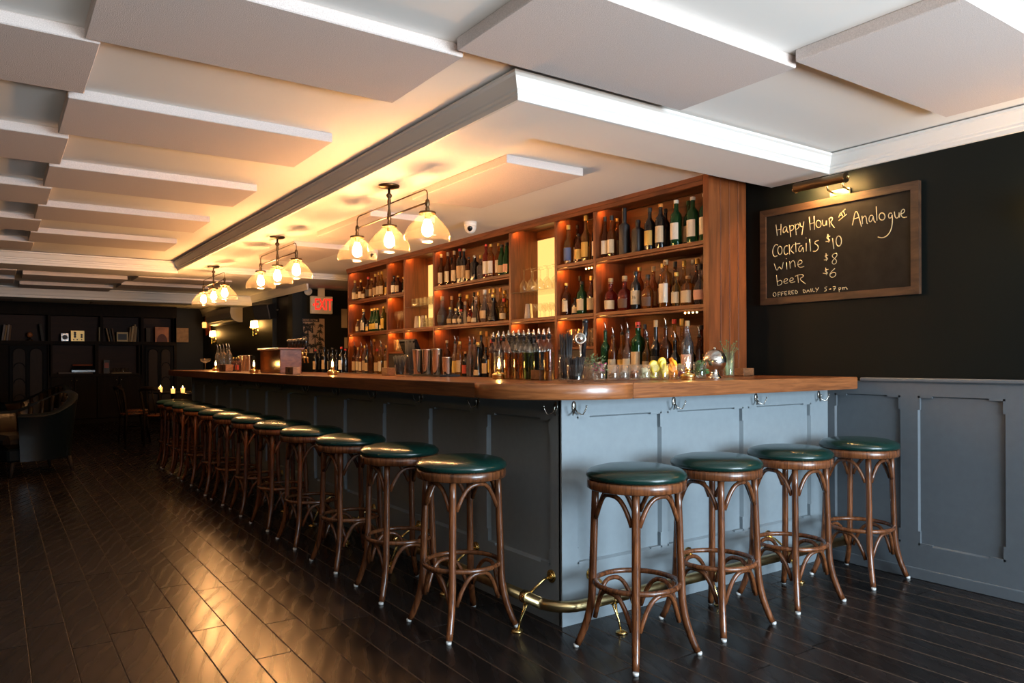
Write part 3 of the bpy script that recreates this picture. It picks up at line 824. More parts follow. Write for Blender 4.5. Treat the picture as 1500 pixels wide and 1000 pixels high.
# ================================================================= GLASSWARE AND BOTTLES
BODY = {
    'round': [(.9, 0), (1, .02), (1, .60), (.92, .66), (.45, .745), (.36, .78), (.35, .93), (.40, .935), (.40, .955), (.34, .96)],
    'bordeaux': [(.9, 0), (1, .02), (1, .63), (.9, .69), (.45, .76), (.37, .80), (.36, .94), (.42, .945), (.42, .97), (.36, .975)],
    'longneck': [(.9, 0), (1, .02), (1, .52), (.9, .58), (.5, .66), (.40, .71), (.37, .90), (.42, .91), (.42, .93), (.36, .935)],
    'champagne': [(.9, 0), (1, .03), (1, .46), (.88, .58), (.6, .70), (.45, .80), (.40, .92), (.46, .925), (.46, .95), (.4, .955)],
    'decanter': [(.85, 0), (.98, .03), (1.08, .38), (1.05, .50), (.8, .585), (.42, .64), (.34, .68), (.34, .86), (.45, .87), (.45, .89), (.34, .895)],
    'flask': [(.7, 0), (.95, .08), (1.05, .25), (1.0, .40), (.75, .53), (.38, .61), (.32, .66), (.32, .88), (.40, .89), (.40, .905), (.32, .91)],
    'square': [(.88, 0), (.95, .02), (.95, .66), (.85, .72), (.40, .77), (.36, .79), (.36, .92), (.42, .925), (.42, .945), (.36, .95)],
    'cone': [(.9, 0), (1.08, .02), (1.05, .12), (.72, .40), (.42, .62), (.33, .70), (.32, .90), (.40, .905), (.40, .925), (.32, .93)],
    'tube': [(.9, 0), (1, .01), (1, .60), (.95, .64), (.42, .68), (.40, .70), (.40, .99), (.36, 1.0)],
    'pour': [(.9, 0), (1, .02), (1, .66), (.92, .72), (.5, .80), (.40, .84), (.38, .95), (.34, .955)],
}
TOPZ = {k: v[-1][1] for k, v in BODY.items()}
LABZ = {'round': (.12, .46), 'bordeaux': (.14, .5), 'longneck': (.1, .42), 'champagne': (.1, .34), 'decanter': (.08, .34), 'flask': (.12, .36), 'square': (.1, .5), 'cone': (.05, .2), 'tube': (.15, .4), 'pour': (.1, .3)}
BM = {}; LMs = {}; CMs = {}
for kk, pr in BODY.items():
    BM[kk] = MB().lathe(pr, 16, sq=(5. if kk in ('square', 'pour') else 0)).mesh('bottle', M['clear'])
    z0, z1 = LABZ[kk]
    mb = MB()
    rows = []
    def rad_at(z):
        for (r0, za), (r1, zb) in zip(pr, pr[1:]):
            if za <= z <= zb: return r0 + (r1 - r0) * (z - za) / max(zb - za, 1e-6)
        return 1
    nn = 10
    for z in (z0, z0 + (z1 - z0) * .5, z1):
        ring = []
        for i in range(nn + 1):
            a = PI - 1.25 + 2.5 * i / nn
            qf = 1.0
            if kk in ('square', 'pour'): qf = 1 / (abs(math.cos(a)) ** 5 + abs(math.sin(a)) ** 5) ** .2
            rz = rad_at(z) * 1.025 * qf
            ring.append((rz * math.cos(a), rz * math.sin(a), z))
        rows.append(ring)
    LMs[kk] = mb.loft(rows, False, False, True).mesh('paper_label', M['paper'])
    t_ = TOPZ[kk]; rn = pr[-1][0]
    CMs[kk] = MB().lathe([(rn * 1.1, t_ - .045), (rn * 1.22, t_ - .04), (rn * 1.22, 1.0), (rn * 1.05, 1.004)], 12).mesh('cap', M['black'])
def spout_mesh():
    mb = MB().lathe([(.010, -.012), (.014, 0), (.014, .008), (.006, .012)], 8)
    mb.tube([(0, 0, .01), (0, 0, .03), (-.004, 0, .05), (-.012, 0, .066)], [.006, .005, .0042, .003], 6, mi=1)
    return mb.mesh('pour_spout', [M['black'], M['steel']])
SPOUT = spout_mesh()
GL = {'clear': bottle_glass('bottle clear', (.93, .93, .90), .95), 'amber': bottle_glass('bottle amber whiskey', (.75, .28, .05), .92),
      'brown': bottle_glass('bottle dark brown', (.20, .06, .015), .8), 'green': bottle_glass('bottle green', (.03, .16, .05), .75),
      'dark': plain('bottle near black', (.010, .010, .010), .12, spec=.6), 'gold': bottle_glass('bottle golden', (.88, .56, .14), .95),
      'red': bottle_glass('bottle red liquid', (.55, .06, .03), .9), 'olive': bottle_glass('bottle olive green', (.30, .36, .05), .9), 'matte': M['black'], 'thin': M['clear']}
LB = {'cream': plain('cream label', (.52, .44, .30), .7, var=.2, bscale=60), 'white': plain('white label', (.68, .64, .55), .7, var=.15, bscale=60), 'black': plain('black label', (.015, .014, .012), .5),
      'tan': plain('tan label', (.40, .28, .15), .7, var=.2, bscale=60), 'gold': plain('gold label', (.50, .34, .09), .5, .3), 'brownlab': plain('brown label', (.09, .04, .02), .6, var=.3, bscale=50),
      'red': plain('red label', (.42, .05, .03), .6), 'blue': plain('blue label', (.06, .10, .24), .6), 'yellow': plain('yellow label', (.58, .40, .06), .6), 'pink': plain('pink label', (.62, .36, .28), .6, var=.3, bscale=40)}
CP = {'black': M['black'], 'red': plain('red cap', (.50, .03, .02), .4), 'gold': plain('gold cap', (.60, .40, .10), .35, .5), 'cork': plain('cork stopper', (.42, .27, .13), .7),
      'white': plain('white cap', (.70, .68, .62), .5), 'silver': M['steel'], 'orange': plain('orange cap', (.65, .25, .04), .5), 'green': plain('green cap', (.03, .12, .05), .4)}
GW = {'clear': 'clear glass', 'amber': 'amber', 'brown': 'brown', 'green': 'green', 'dark': 'black', 'gold': 'golden', 'red': 'red-filled', 'olive': 'olive green', 'matte': 'matte black'}
LW = {'cream': 'cream', 'white': 'white', 'black': 'black', 'tan': 'tan', 'gold': 'gold', 'brownlab': 'brown', 'red': 'red', 'blue': 'blue', 'yellow': 'yellow', 'pink': 'pink'}
def bottle(loc, r, h, kind, glass, lab, cap, label, group, rot=0.):
    o = link('bottle', BM[kind], None, loc, rot, GL[glass])
    o.scale = (r, r, h)
    tag(o, label, 'bottle', group)
    if lab: link('paper_label', LMs[kind], o, None, 0, LB[lab])
    if cap == 'spout':
        c = link('pour_spout', SPOUT, o, (0, 0, TOPZ[kind])); c.scale = (1 / r, 1 / r, 1 / h)
    elif cap: link('cap', CMs[kind], o, None, 0, CP[cap])
    return o

BAYN = ['blackboard bay', 'narrow near bay', 'near backlit bay', 'wide middle bay', 'far backlit bay', 'narrow far bay', 'exit bay']
def row(bay, shelf, specs):
    """specs: (pixel x, pixel y of the top, radius, kind, glass, label, cap, back row?)"""
    z = {'top': SH_Z[0], 'middle': SH_Z[1], 'counter': BCZ}[shelf]
    specs = sorted(specs, key=lambda s: s[0])
    placed = []
    for i, sp in enumerate(specs):
        px, py, r, kind, glass, lab, cap = sp[:7]
        X = (3.875 if not (len(sp) > 7 and sp[7]) else 4.0)
        if shelf == 'counter': X -= .07
        q = atX(px, py, X)
        y = min(max(q.y, DIV[bay] + .02 + r), DIV[bay + 1] - .02 - r)
        # keep bottles from running into each other
        for _ in range(14):
            hit = [p for p in placed if (p[0] - X) ** 2 + (p[1] - y) ** 2 < (p[2] + r + .002) ** 2]
            if not hit: break
            if _ < 7: y = min(y - .006, DIV[bay + 1] - .02 - r); y = max(y, DIV[bay] + .02 + r)
            X = X + .02 if (X < 4.02 or shelf == 'counter') and X < 4.03 else X - .004
        hit = [p for p in placed if (p[0] - X) ** 2 + (p[1] - y) ** 2 < (p[2] + r + .001) ** 2]
        if hit: r = max(.018, min(math.hypot(p[0] - X, p[1] - y) - p[2] - .001 for p in hit)) if min(math.hypot(p[0] - X, p[1] - y) - p[2] for p in hit) > .019 else 0
        if r == 0: continue
        if X + r > 4.108: X = 4.108 - r
        h = q.z - z
        lim = {'top': 2.36, 'middle': SH_Z[0] - .075, 'counter': SH_Z[1] - .075}[shelf] - z
        if cap == 'spout': h -= .05
        h = min(max(h, .12), lim - (.055 if cap == 'spout' else .008))
        placed.append((X, y, r, z, h, kind, glass, lab, cap, sp[8] if len(sp) > 8 else 0))
    placed.sort(key=lambda p: -p[1])
    for i, (X, y, r, z, h, kind, glass, lab, cap, extra) in enumerate(placed):
        capw = {'spout': 'pour spout', 'cork': 'cork stopper', None: 'no cap'}.get(cap, '%s cap' % cap)
        lw = ('%s label' % LW[lab]) if lab else 'no label'
        o = bottle((X, y, z), r, h, kind, glass, lab, cap,
                   '%s bottle, %s, %s, %s from exit end, %s row, %s' % (GW[glass].split(' ')[0], lw, capw, ORD[i + 1], shelf, BAYN[bay]),
                   'bottles on the %s row of the %s' % (shelf, BAYN[bay]), random.uniform(-.2, .2))
        if extra:
            cu = bpy.data.curves.new('label_number', 'FONT'); cu.body = extra; cu.size = .034; cu.align_x = 'CENTER'; cu.extrude = .0003
            cu.materials.append(LB['black'])
            font_mesh(cu, 'label_number', o, (-1.04, 0, .28), (PI / 2, 0, -PI / 2), (1 / r, 1 / h, 1 / r))
            o.rotation_euler = (0, 0, .35)
C5 = lambda x, y: (865 + x / 5.556, 280 + y / 5.556)
C6 = lambda x, y: (860 + x / 6, 450 + y / 6)
C2 = lambda x, y: (625 + x / 6.667, 330 + y / 6.667)
C1 = lambda x, y: (500 + x / 5.26, 370 + y / 5.26)
C4 = lambda x, y: (740 + x / 6.25, 310 + y / 6.25)
CM6 = lambda x, y: (640 + x / 7.142, 430 + y / 7.142)
def mk(fn, lst): return [(*fn(s[0], s[1]), *s[2:]) for s in lst]
# --- blackboard bay
row(0, 'top', mk(C5, [(95, 215, .032, 'longneck', 'brown', 'white', 'black'), (172, 200, .037, 'longneck', 'amber', 'cream', 'black'), (212, 222, .033, 'round', 'amber', 'cream', 'gold', 1),
    (275, 138, .041, 'tube', 'matte', None, None), (385, 235, .042, 'square', 'matte', None, 'black'), (482, 138, .039, 'round', 'dark', 'gold', 'black'), (570, 105, .038, 'bordeaux', 'dark', 'cream', 'orange'),
    (610, 145, .036, 'round', 'dark', None, 'black', 1), (697, 75, .040, 'bordeaux', 'green', 'white', 'white'), (668, 105, .034, 'round', 'brown', 'cream', 'orange', 1), (832, 48, .041, 'bordeaux', 'green', 'white', 'white'),
    (797, 80, .034, 'round', 'green', 'cream', 'green', 1), (932, 18, .038, 'bordeaux', 'green', 'white', 'white')]))
row(0, 'middle', mk(C5, [(165, 710, .047, 'decanter', 'red', 'cream', 'cork'), (278, 690, .049, 'decanter', 'red', 'brownlab', 'cork'), (368, 655, .037, 'bordeaux', 'dark', 'cream', 'black', 0, '76'),
    (398, 620, .034, 'round', 'amber', 'cream', 'gold', 1), (465, 680, .042, 'decanter', 'amber', 'brownlab', 'black'), (512, 612, .034, 'longneck', 'amber', 'tan', 'cork', 1),
    (585, 545, .034, 'round', 'clear', 'cream', 'gold', 1), (612, 545, .041, 'square', 'amber', 'white', 'cork'), (700, 660, .036, 'longneck', 'gold', 'cream', 'gold'), (688, 530, .034, 'longneck', 'brown', 'black', 'black', 1),
    (738, 540, .033, 'longneck', 'gold', 'gold', 'gold', 1), (786, 535, .033, 'round', 'clear', None, 'white', 1), (795, 690, .043, 'square', 'amber', 'cream', 'cork'), (868, 515, .034, 'longneck', 'brown', 'tan', 'gold', 1),
    (892, 595, .043, 'flask', 'clear', 'pink', 'black'), (935, 535, .03, 'round', 'amber', None, 'orange', 1)]))
row(0, 'counter', mk(C6, [(160, 140, .036, 'bordeaux', 'green', None, 'spout'), (228, 178, .037, 'round', 'amber', 'cream', 'spout'), (285, 142, .036, 'longneck', 'gold', 'gold', 'spout'),
    (357, 118, .037, 'longneck', 'clear', 'cream', 'spout'), (425, 130, .045, 'square', 'green', 'cream', 'red'), (505, 150, .036, 'round', 'brown', 'red', 'black', 1), (527, 202, .034, 'round', 'gold', 'tan', 'spout'),
    (603, 115, .036, 'longneck', 'dark', 'black', 'cork'), (690, 80, .045, 'round', 'brown', None, 'spout'), (765, 92, .036, 'bordeaux', 'gold', 'red', 'red', 1), (772, 205, .036, 'longneck', 'dark', 'gold', 'spout'),
    (832, 45, .033, 'longneck', 'gold', 'yellow', 'gold', 1), (880, 120, .040, 'round', 'clear', 'pink', 'cork'), (910, 230, .036, 'round', 'dark', None, 'spout', 1), (960, 160, .038, 'cone', 'brown', 'cream', 'spout'),
    (1005, 160, .034, 'bordeaux', 'brown', 'yellow', 'black', 1), (1035, 130, .036, 'bordeaux', 'green', 'gold', 'cork', 1)]))
# --- narrow near bay
row(1, 'top', mk(C4, [(580, 125, .040, 'longneck', 'gold', 'blue', 'gold'), (618, 135, .032, 'round', 'brown', 'cream', 'black', 1), (675, 205, .036, 'round', 'brown', 'gold', 'black'), (740, 32, .039, 'longneck', 'gold', 'gold', 'gold'), (790, 60, .036, 'round', 'dark', 'white', 'black')]))
row(1, 'middle', mk(C4, [(560, 655, .037, 'round', 'brown', 'cream', 'gold'), (640, 790, .026, 'round', 'dark', 'cream', 'black'), (683, 520, .030, 'longneck', 'brown', 'tan', 'black', 1), (703, 640, .042, 'round', 'green', 'cream', 'black'), (790, 590, .036, 'longneck', 'brown', 'cream', 'gold')]))
# --- wide middle bay
row(3, 'top', mk(C2, [(133, 285, .035, 'longneck', 'brown', 'cream', 'cork'), (170, 275, .035, 'longneck', 'brown', 'cream', 'cork'), (207, 265, .035, 'longneck', 'brown', 'cream', 'cork'), (232, 320, .033, 'round', 'dark', 'cream', 'black', 1),
    (270, 250, .034, 'longneck', 'brown', 'cream', 'cork'), (325, 230, .037, 'bordeaux', 'dark', 'tan', 'red'), (363, 230, .036, 'bordeaux', 'dark', 'tan', 'cork'), (410, 310, .034, 'round', 'brown', 'tan', 'black'), (468, 293, .039, 'square', 'dark', None, 'silver'),
    (530, 290, .039, 'decanter', 'clear', None, 'gold'), (580, 185, .034, 'bordeaux', 'red', 'white', 'red'), (627, 185, .035, 'bordeaux', 'amber', 'white', 'gold'), (663, 175, .036, 'bordeaux', 'amber', 'white', 'gold'),
    (733, 190, .038, 'champagne', 'green', 'tan', 'black'), (783, 170, .038, 'champagne', 'green', 'pink', 'black')]))
row(3, 'middle', mk(C2, [(138, 697, .052, 'flask', 'clear', 'black', 'cork'), (203, 697, .036, 'longneck', 'clear', None, 'cork', 1), (240, 700, .036, 'longneck', 'clear', None, 'cork', 1), (228, 800, .034, 'flask', 'clear', 'tan', 'gold'), (285, 812, .036, 'flask', 'clear', 'cream', 'gold'), (325, 645, .036, 'square', 'dark', None, 'gold', 1),
    (335, 820, .036, 'flask', 'clear', 'cream', 'red'), (398, 680, .042, 'decanter', 'gold', 'white', 'gold', 1), (425, 655, .034, 'round', 'dark', None, 'black', 1), (375, 745, .036, 'flask', 'clear', None, 'cork'), (428, 815, .036, 'round', 'red', 'tan', 'silver'), (478, 700, .042, 'cone', 'clear', 'cream', 'cork'),
    (508, 650, .034, 'longneck', 'gold', None, 'gold', 1), (566, 630, .046, 'flask', 'clear', 'tan', 'white'), (600, 740, .036, 'round', 'dark', 'white', 'black'), (620, 600, .032, 'longneck', 'clear', None, 'gold', 1), (650, 675, .046, 'cone', 'dark', 'black', 'gold'), (660, 598, .032, 'longneck', 'gold', 'cream', 'gold', 1),
    (700, 585, .034, 'longneck', 'gold', 'gold', 'orange', 1), (722, 640, .036, 'square', 'gold', 'yellow', 'gold', 1), (757, 715, .043, 'decanter', 'gold', 'cream', 'red')]))
row(3, 'counter', mk(CM6, [(105, 490, .036, 'bordeaux', 'brown', 'red', 'cork'), (190, 432, .035, 'longneck', 'clear', 'gold', 'spout'), (225, 445, .035, 'round', 'gold', None, 'spout', 1), (240, 500, .036, 'round', 'gold', 'tan', 'gold'), (278, 605, .034, 'round', 'dark', 'red', 'cork'),
    (303, 440, .035, 'longneck', 'clear', None, 'spout'), (345, 440, .035, 'longneck', 'clear', None, 'spout'), (395, 480, .035, 'round', 'clear', None, 'black', 1), (430, 510, .041, 'cone', 'dark', 'tan', 'gold'), (462, 355, .034, 'bordeaux', 'dark', None, 'gold', 1), (465, 560, .036, 'round', 'dark', 'tan', 'black'),
    (505, 480, .036, 'round', 'brown', 'yellow', 'red'), (520, 365, .030, 'longneck', 'gold', 'gold', 'orange', 1), (575, 420, .034, 'round', 'brown', 'tan', 'cork', 1), (612, 425, .034, 'round', 'brown', 'tan', 'gold', 1), (665, 450, .034, 'round', 'brown', 'cream', 'red', 1)]))
# --- narrow far bay and exit bay
row(5, 'top', mk(C1, [(403, 180, .037, 'bordeaux', 'dark', 'white', 'black'), (437, 178, .037, 'round', 'brown', 'cream', 'gold'), (458, 192, .036, 'round', 'dark', None, 'gold', 1)]))
row(6, 'top', mk(C1, [(105, 215, .038, 'longneck', 'clear', 'cream', 'gold'), (128, 262, .032, 'round', 'gold', 'tan', 'gold'), (150, 210, .035, 'longneck', 'brown', 'cream', 'gold'), (175, 265, .034, 'round', 'gold', 'cream', 'gold'), (208, 187, .036, 'longneck', 'brown', 'black', 'red'), (235, 200, .037, 'round', 'gold', 'tan', 'gold'),
    (262, 165, .036, 'longneck', 'brown', 'tan', 'gold'), (290, 150, .037, 'longneck', 'gold', 'cream', 'gold'), (312, 145, .036, 'longneck', 'gold', 'cream', 'gold'), (326, 182, .03, 'round', 'dark', 'gold', 'gold')]))
row(6, 'middle', mk(C1, [(130, 515, .034, 'round', 'clear', 'cream', 'gold'), (172, 437, .043, 'longneck', 'dark', 'cream', 'gold'), (206, 520, .034, 'round', 'dark', 'gold', 'black'), (237, 432, .037, 'champagne', 'green', 'yellow', 'gold'), (259, 427, .037, 'champagne', 'green', 'yellow', 'gold'), (282, 427, .036, 'champagne', 'green', 'cream', 'gold'),
    (302, 480, .038, 'flask', 'amber', 'cream', 'red'), (327, 415, .036, 'square', 'olive', 'yellow', 'gold')]))
row(6, 'counter', mk(C1, [(103, 680, .036, 'longneck', 'brown', 'tan', 'spout'), (130, 730, .034, 'round', 'clear', 'cream', 'gold'), (155, 685, .036, 'longneck', 'amber', 'cream', 'spout'), (180, 715, .034, 'round', 'clear', 'tan', 'gold'), (200, 700, .034, 'longneck', 'dark', 'tan', 'spout'),
    (231, 670, .036, 'longneck', 'brown', None, 'spout'), (252, 665, .034, 'bordeaux', 'gold', 'cream', 'gold', 1), (275, 742, .036, 'round', 'gold', 'tan', 'red'), (305, 670, .036, 'longneck', 'gold', 'cream', 'spout'), (322, 712, .033, 'round', 'clear', 'tan', 'gold'), (336, 705, .033, 'longneck', 'gold', 'yellow', 'spout', 1)]))
# --- wine bottles at the end of the back counter, under the exit sign
for i, (px, py, lab, cap) in enumerate([(462, 512, 'tan', 'red'), (468, 510, 'black', 'black'), (475, 508, 'tan', 'black'), (481, 512, 'white', 'black'), (487, 509, 'black', 'black'), (493, 512, 'blue', 'black'), (500, 508, 'white', 'red'), (506, 511, 'black', 'red')]):
    q = atX(px, py, 3.66 + .09 * (i % 2))
    bottle((q.x, q.y, BCZ), .037, max(.28, q.z - BCZ), 'bordeaux', 'dark', lab, cap, 'dark wine bottle with %s label, %s from the tap cabinet below exit sign' % (LW[lab], ORD[i + 1]), 'wine bottles under the exit sign')

# glasses
def glass_mesh(kind):
    mb = MB()
    if kind == 'wine': prof = [(.034, 0), (.032, .003), (.006, .008), (.004, .02), (.004, .085), (.008, .095), (.028, .115), (.038, .145), (.037, .17), (.031, .205)]
    elif kind == 'coupe': prof = [(.034, 0), (.03, .003), (.005, .008), (.004, .02), (.004, .09), (.01, .098), (.04, .112), (.05, .135), (.048, .15)]
    elif kind == 'tumbler': prof = [(.001, .004), (.030, .004), (.032, .002), (.033, .01), (.037, .09), (.0365, .0905), (.0335, .09), (.031, .012), (.001, .012)]
    elif kind == 'tall': prof = [(.001, .004), (.029, .004), (.031, .002), (.032, .01), (.035, .145), (.034, .1455), (.032, .144), (.029, .012), (.001, .012)]
    elif kind == 'pint': prof = [(.001, .004), (.029, .004), (.031, .001), (.031, .01), (.040, .14), (.039, .1405), (.0375, .139), (.029, .012), (.001, .012)]
    else: prof = [(.001, .004), (.026, .004), (.028, .001), (.029, .008), (.0305, .079), (.0298, .0798), (.0285, .079), (.0265, .011), (.001, .011)]
    return mb.lathe(prof, 18, caps=False).mesh('glass', M['warm_clear'])
GM = {k: glass_mesh(k) for k in ('wine', 'coupe', 'tumbler', 'tall', 'pint', 'jar')}
GH = {'wine': .205, 'coupe': .15}
def glass(kind, loc, label, group, name='drinking_glass', cat='glass', inv=False, sc=1.0):
    o = link(name, GM[kind], None, loc)
    o.scale = (sc, sc, sc)
    if inv: o.rotation_euler = (PI, 0, 0); o.location.z += GH[kind] * sc
    return tag(o, label, cat, group)
def gset(kind, bay, z, n, xs, nm, grp, name, inv=False, sc=1.0, y_off=0.):
    y0, y1 = DIV[bay] + .05, DIV[bay + 1] - .05
    for j, x in enumerate(xs):
        for i in range(n):
            y = y1 - (y1 - y0 - y_off) * (i + .5) / n
            glass(kind, (x, y, z), '%s, %s from exit end, %s row, %s' % (nm, ORD[i + 1], ('front', 'rear')[j], BAYN[bay]), grp, name, 'glass', inv, sc)
gset('wine', 2, 1.8085, 5, (3.89, 3.99), 'upturned stemmed glass on glass shelf', 'upturned glasses in the near backlit bay', 'wine_glass', True)
gset('jar', 4, 1.8085, 6, (3.89, 3.99), 'small glass on glass shelf', 'small glasses in the far backlit bay', 'drinking_glass', False, 1.15)
gset('wine', 5, SH_Z[1], 4, (3.90,), 'stemmed glass on wooden shelf', 'stemmed glasses in the narrow far bay', 'wine_glass', False, 1.05)
gset('tall', 5, 1.3105, 5, (3.89, 3.99), 'tall tumbler on short shelf', 'tall tumblers in the narrow far bay', 'tumbler')
gset('tall', 1, 1.3105, 5, (3.89, 3.99), 'tall tumbler on short shelf', 'tall tumblers in the narrow near bay', 'tumbler')
for bay in (2, 4):
    y0, y1 = DIV[bay] + .05, DIV[bay + 1] - .05
    if bay == 2: ys = [y1 - .22 - .078 * i for i in range(5)]
    else: ys = [y1 - .32 - .078 * i for i in range(4)]
    for i, y in enumerate(ys):
        for j, x in enumerate((3.89, 3.99)):
            glass('wine' if bay == 2 else 'tumbler', (x, y, SH_Z[1]), '%s glass beside steel tin, %s from exit end, %s row, %s' % ('stemmed' if bay == 2 else 'short', ORD[i + 1], ('front', 'rear')[j], BAYN[bay]), 'glasses below the shelf in the %s' % BAYN[bay], 'drinking_glass', 'glass', False, .62 if bay == 2 else 1.1)
def tin_mesh(r0, r1, h):
    return MB().lathe([(.001, 0), (r0 * .95, 0), (r0, .004), (r1, h - .004), (r1 + .0015, h), (r1 - .001, h), (r0 - .002, .01), (.001, .008)], 24).mesh('shaker_tin', M['steel'])
tin = tin_mesh(.030, .042, .135)
tins = [('inverted steel shaker tin below the near backlit bay glass shelf', (3.90, DIV[3] - .16, SH_Z[1])), ('steel shaker tin at the exit end of the far backlit bay', (3.90, DIV[5] - .15, SH_Z[1])), ('steel shaker tin beside the short glasses of the far backlit bay', (3.90, DIV[5] - .30, SH_Z[1]))]
for lb, loc in tins:
    o = link('shaker_tin', tin, None, loc); o.rotation_euler = (PI, 0, 0); o.location.z += .135
    tag(o, lb, 'shaker', 'steel tins on the shelves')

# ================================================================= THINGS ON THE BAR TOP
def on_bar(px, Y=None, X=None):
    q = atY(px, 556, Y) if Y is not None else atX(px, 556, X)
    return (q.x, q.y, TZ)
# oil lamps
def make_oil_lamp(label, loc):
    t = thing('oil_lamp', label, 'oil lamp', loc, 0, 'small brass oil lamps on the bar')
    MB().lathe([(.036, 0), (.038, .004), (.036, .012), (.039, .016), (.039, .026), (.030, .034), (.016, .038), (.012, .044), (.016, .048), (.018, .056), (.014, .060), (.004, .061)], 20).build('brass_base', M['brass_bright'], t)
    MB().lathe([(.014, .058), (.019, .066), (.026, .080), (.027, .090), (.022, .108), (.014, .125), (.0115, .14), (.0115, .158)], 18, caps=False).build('glass_chimney', M['clear'], t)
    MB().lathe([(.002, .062), (.006, .070), (.007, .080), (.005, .092), (.001, .108)], 10).build('flame', M['flame'], t)
    MB().tube([(.036, 0, .02), (.05, 0, .02), (.052, 0, .02)], [.004, .004, .009], 8).build('wick_knob', M['brass'], t)
    return t
ol = make_oil_lamp('lit brass oil lamp between the garnish glasses and steel globe', on_bar(1008, Y=2.62))
for px, X, Y, lb in ((731, 2.30, None, 'lit brass oil lamp in front of the row of spouted bottles'), (487, 2.10, None, 'lit brass oil lamp beside the wine bottles below the exit sign'),
                     (372, 1.91, None, 'lit brass oil lamp in front of the aisle face of the tap cabinet'), (316, 2.10, None, 'lit brass oil lamp at the far bar end, next to the glass goblet')):
    dup(ol, on_bar(px, X=X), 0, lb)

# row of spouted syrup bottles
cols = ['amber', 'clear', 'brown', 'amber', 'gold', 'amber', 'brown', 'olive', 'dark', 'dark', 'red', 'amber', 'gold', 'brown']
for i in range(12):
    px = 723 + i * 7.4
    row_ = i % 2
    X = 2.40 - .065 * row_
    loc = on_bar(px, X=X)
    o = bottle(loc, .0235, .235, 'pour', 'thin', None, None,
               'slim square bottle of %s syrup with steel spout, %s from the oil lamp side' % ({'clear': 'clear', 'dark': 'black', 'olive': 'olive', 'gold': 'pale', 'red': 'red'}.get(cols[i], cols[i]), ORD[i + 1]), 'spouted syrup bottles on the bar')
    o.name = 'syrup_bottle'
    MB().lathe([(.8, .012), (.93, .03), (.93, .60), (.90, .625)], 16, sq=5.).build('syrup', GL[cols[i]], o)
    col = MB().lathe([(.0105, .212), (.0105, .228), (.0175, .229), (.0175, .232), (.011, .233), (.010, .236)], 12).build('collar', M['black'], o); col.scale = (1 / .0235, 1 / .0235, 1 / .235)
    tip = MB().lathe([(.009, .236), (.009, .246), (.006, .254), (.003, .268), (.001, .27)], 10).build('spout', M['steel'], o); tip.scale = (1 / .0235, 1 / .0235, 1 / .235)

def wood_box(label, loc, sx, sy, sz, group=None, slot=False):
    t = thing('wooden_box', label, 'box', loc, 0, group)
    w = .006
    mb = MB().box((-sx / 2, -sy / 2, 0), (sx / 2, sy / 2, w)).box((-sx / 2, -sy / 2, 0), (-sx / 2 + w, sy / 2, sz), .001).box((sx / 2 - w, -sy / 2, 0), (sx / 2, sy / 2, sz), .001)
    mb.box((-sx / 2 + w, -sy / 2, 0), (sx / 2 - w, -sy / 2 + w, sz), .001).box((-sx / 2 + w, sy / 2 - w, 0), (sx / 2 - w, sy / 2, sz), .001)
    mb.build('box_body', M['box_wood'], t)
    MB().box((-sx / 2 + w, -sy / 2 + w, sz * .75), (sx / 2 - w, sy / 2 - w, sz * .8)).build('box_contents', M['black'], t)
    if slot: MB().box((-sx / 2 - .0015, -.018, sz * .28), (-sx / 2 + .001, .018, sz * .8)).build('black_square', M['black'], t)
    return t
wood_box('small wooden box in front of the spouted syrup bottles', on_bar(794, X=2.34), .09, .075, .052)
wood_box('small wooden box on the bar beside the end panel', on_bar(1090, Y=3.00), .10, .07, .05)
wood_box('small wooden napkin caddy filled with picks, near the shaker tins', on_bar(570, X=2.30), .07, .09, .055)
wood_box('wooden box with a black square, leaning by the tap cabinet', on_bar(429, X=1.93), .06, .18, .06, None, True)
wood_box('wooden box with a black square, at the far end of bar', on_bar(331, X=1.98), .07, .26, .075, None, True)

# straw holders
def straws(mb, n, r, h, seed, lean=.18):
    rg = random.Random(seed)
    for i in range(n):
        a = rg.random() * 2 * PI; q = r * math.sqrt(rg.random())
        x, y = q * math.cos(a), q * math.sin(a)
        mb.tube([(x * .8, y * .8, .014), (x * (1 + lean) + (rg.random() - .5) * .004, y * (1 + lean), h * (.9 + .14 * rg.random()))], .0028, 6)
t = thing('straw_glass', 'tall clear glass packed with long black straws', 'straw holder', on_bar(829, Y=2.86))
MB().lathe([(.002, .003), (.034, .003), (.036, 0), (.037, .01), (.037, .13), (.035, .13), (.034, .012), (.002, .012)], 20, caps=False).build('glass', M['clear'], t)
mb = MB(); straws(mb, 60, .029, .225, 1); o = mb.build('straws', M['black'], t); o['kind'] = 'stuff'
t = thing('straw_glass', 'short rocks glass packed with cut black cocktail straws', 'straw holder', on_bar(843, Y=2.70))
MB().lathe([(.002, .003), (.038, .003), (.040, 0), (.041, .01), (.042, .082), (.040, .082), (.038, .012), (.002, .012)], 20, caps=False).build('glass', M['clear'], t)
mb = MB(); straws(mb, 80, .034, .115, 2, .35); o = mb.build('straws', M['black'], t); o['kind'] = 'stuff'
t = thing('straw_glass', 'tall glass of black straws left of the shaker tins', 'straw holder', on_bar(600, X=2.42))
MB().lathe([(.002, .003), (.034, .003), (.036, 0), (.037, .01), (.037, .15), (.035, .15), (.034, .012), (.002, .012)], 20, caps=False).build('glass', M['clear'], t)
mb = MB(); straws(mb, 60, .030, .24, 5); o = mb.build('straws', M['black'], t); o['kind'] = 'stuff'
t = thing('straw_glass', 'short glass of black cocktail straws near the napkin caddy', 'straw holder', on_bar(586, X=2.24))
MB().lathe([(.002, .003), (.032, .003), (.034, 0), (.035, .01), (.036, .08), (.034, .08), (.032, .012), (.002, .012)], 20, caps=False).build('glass', M['clear'], t)
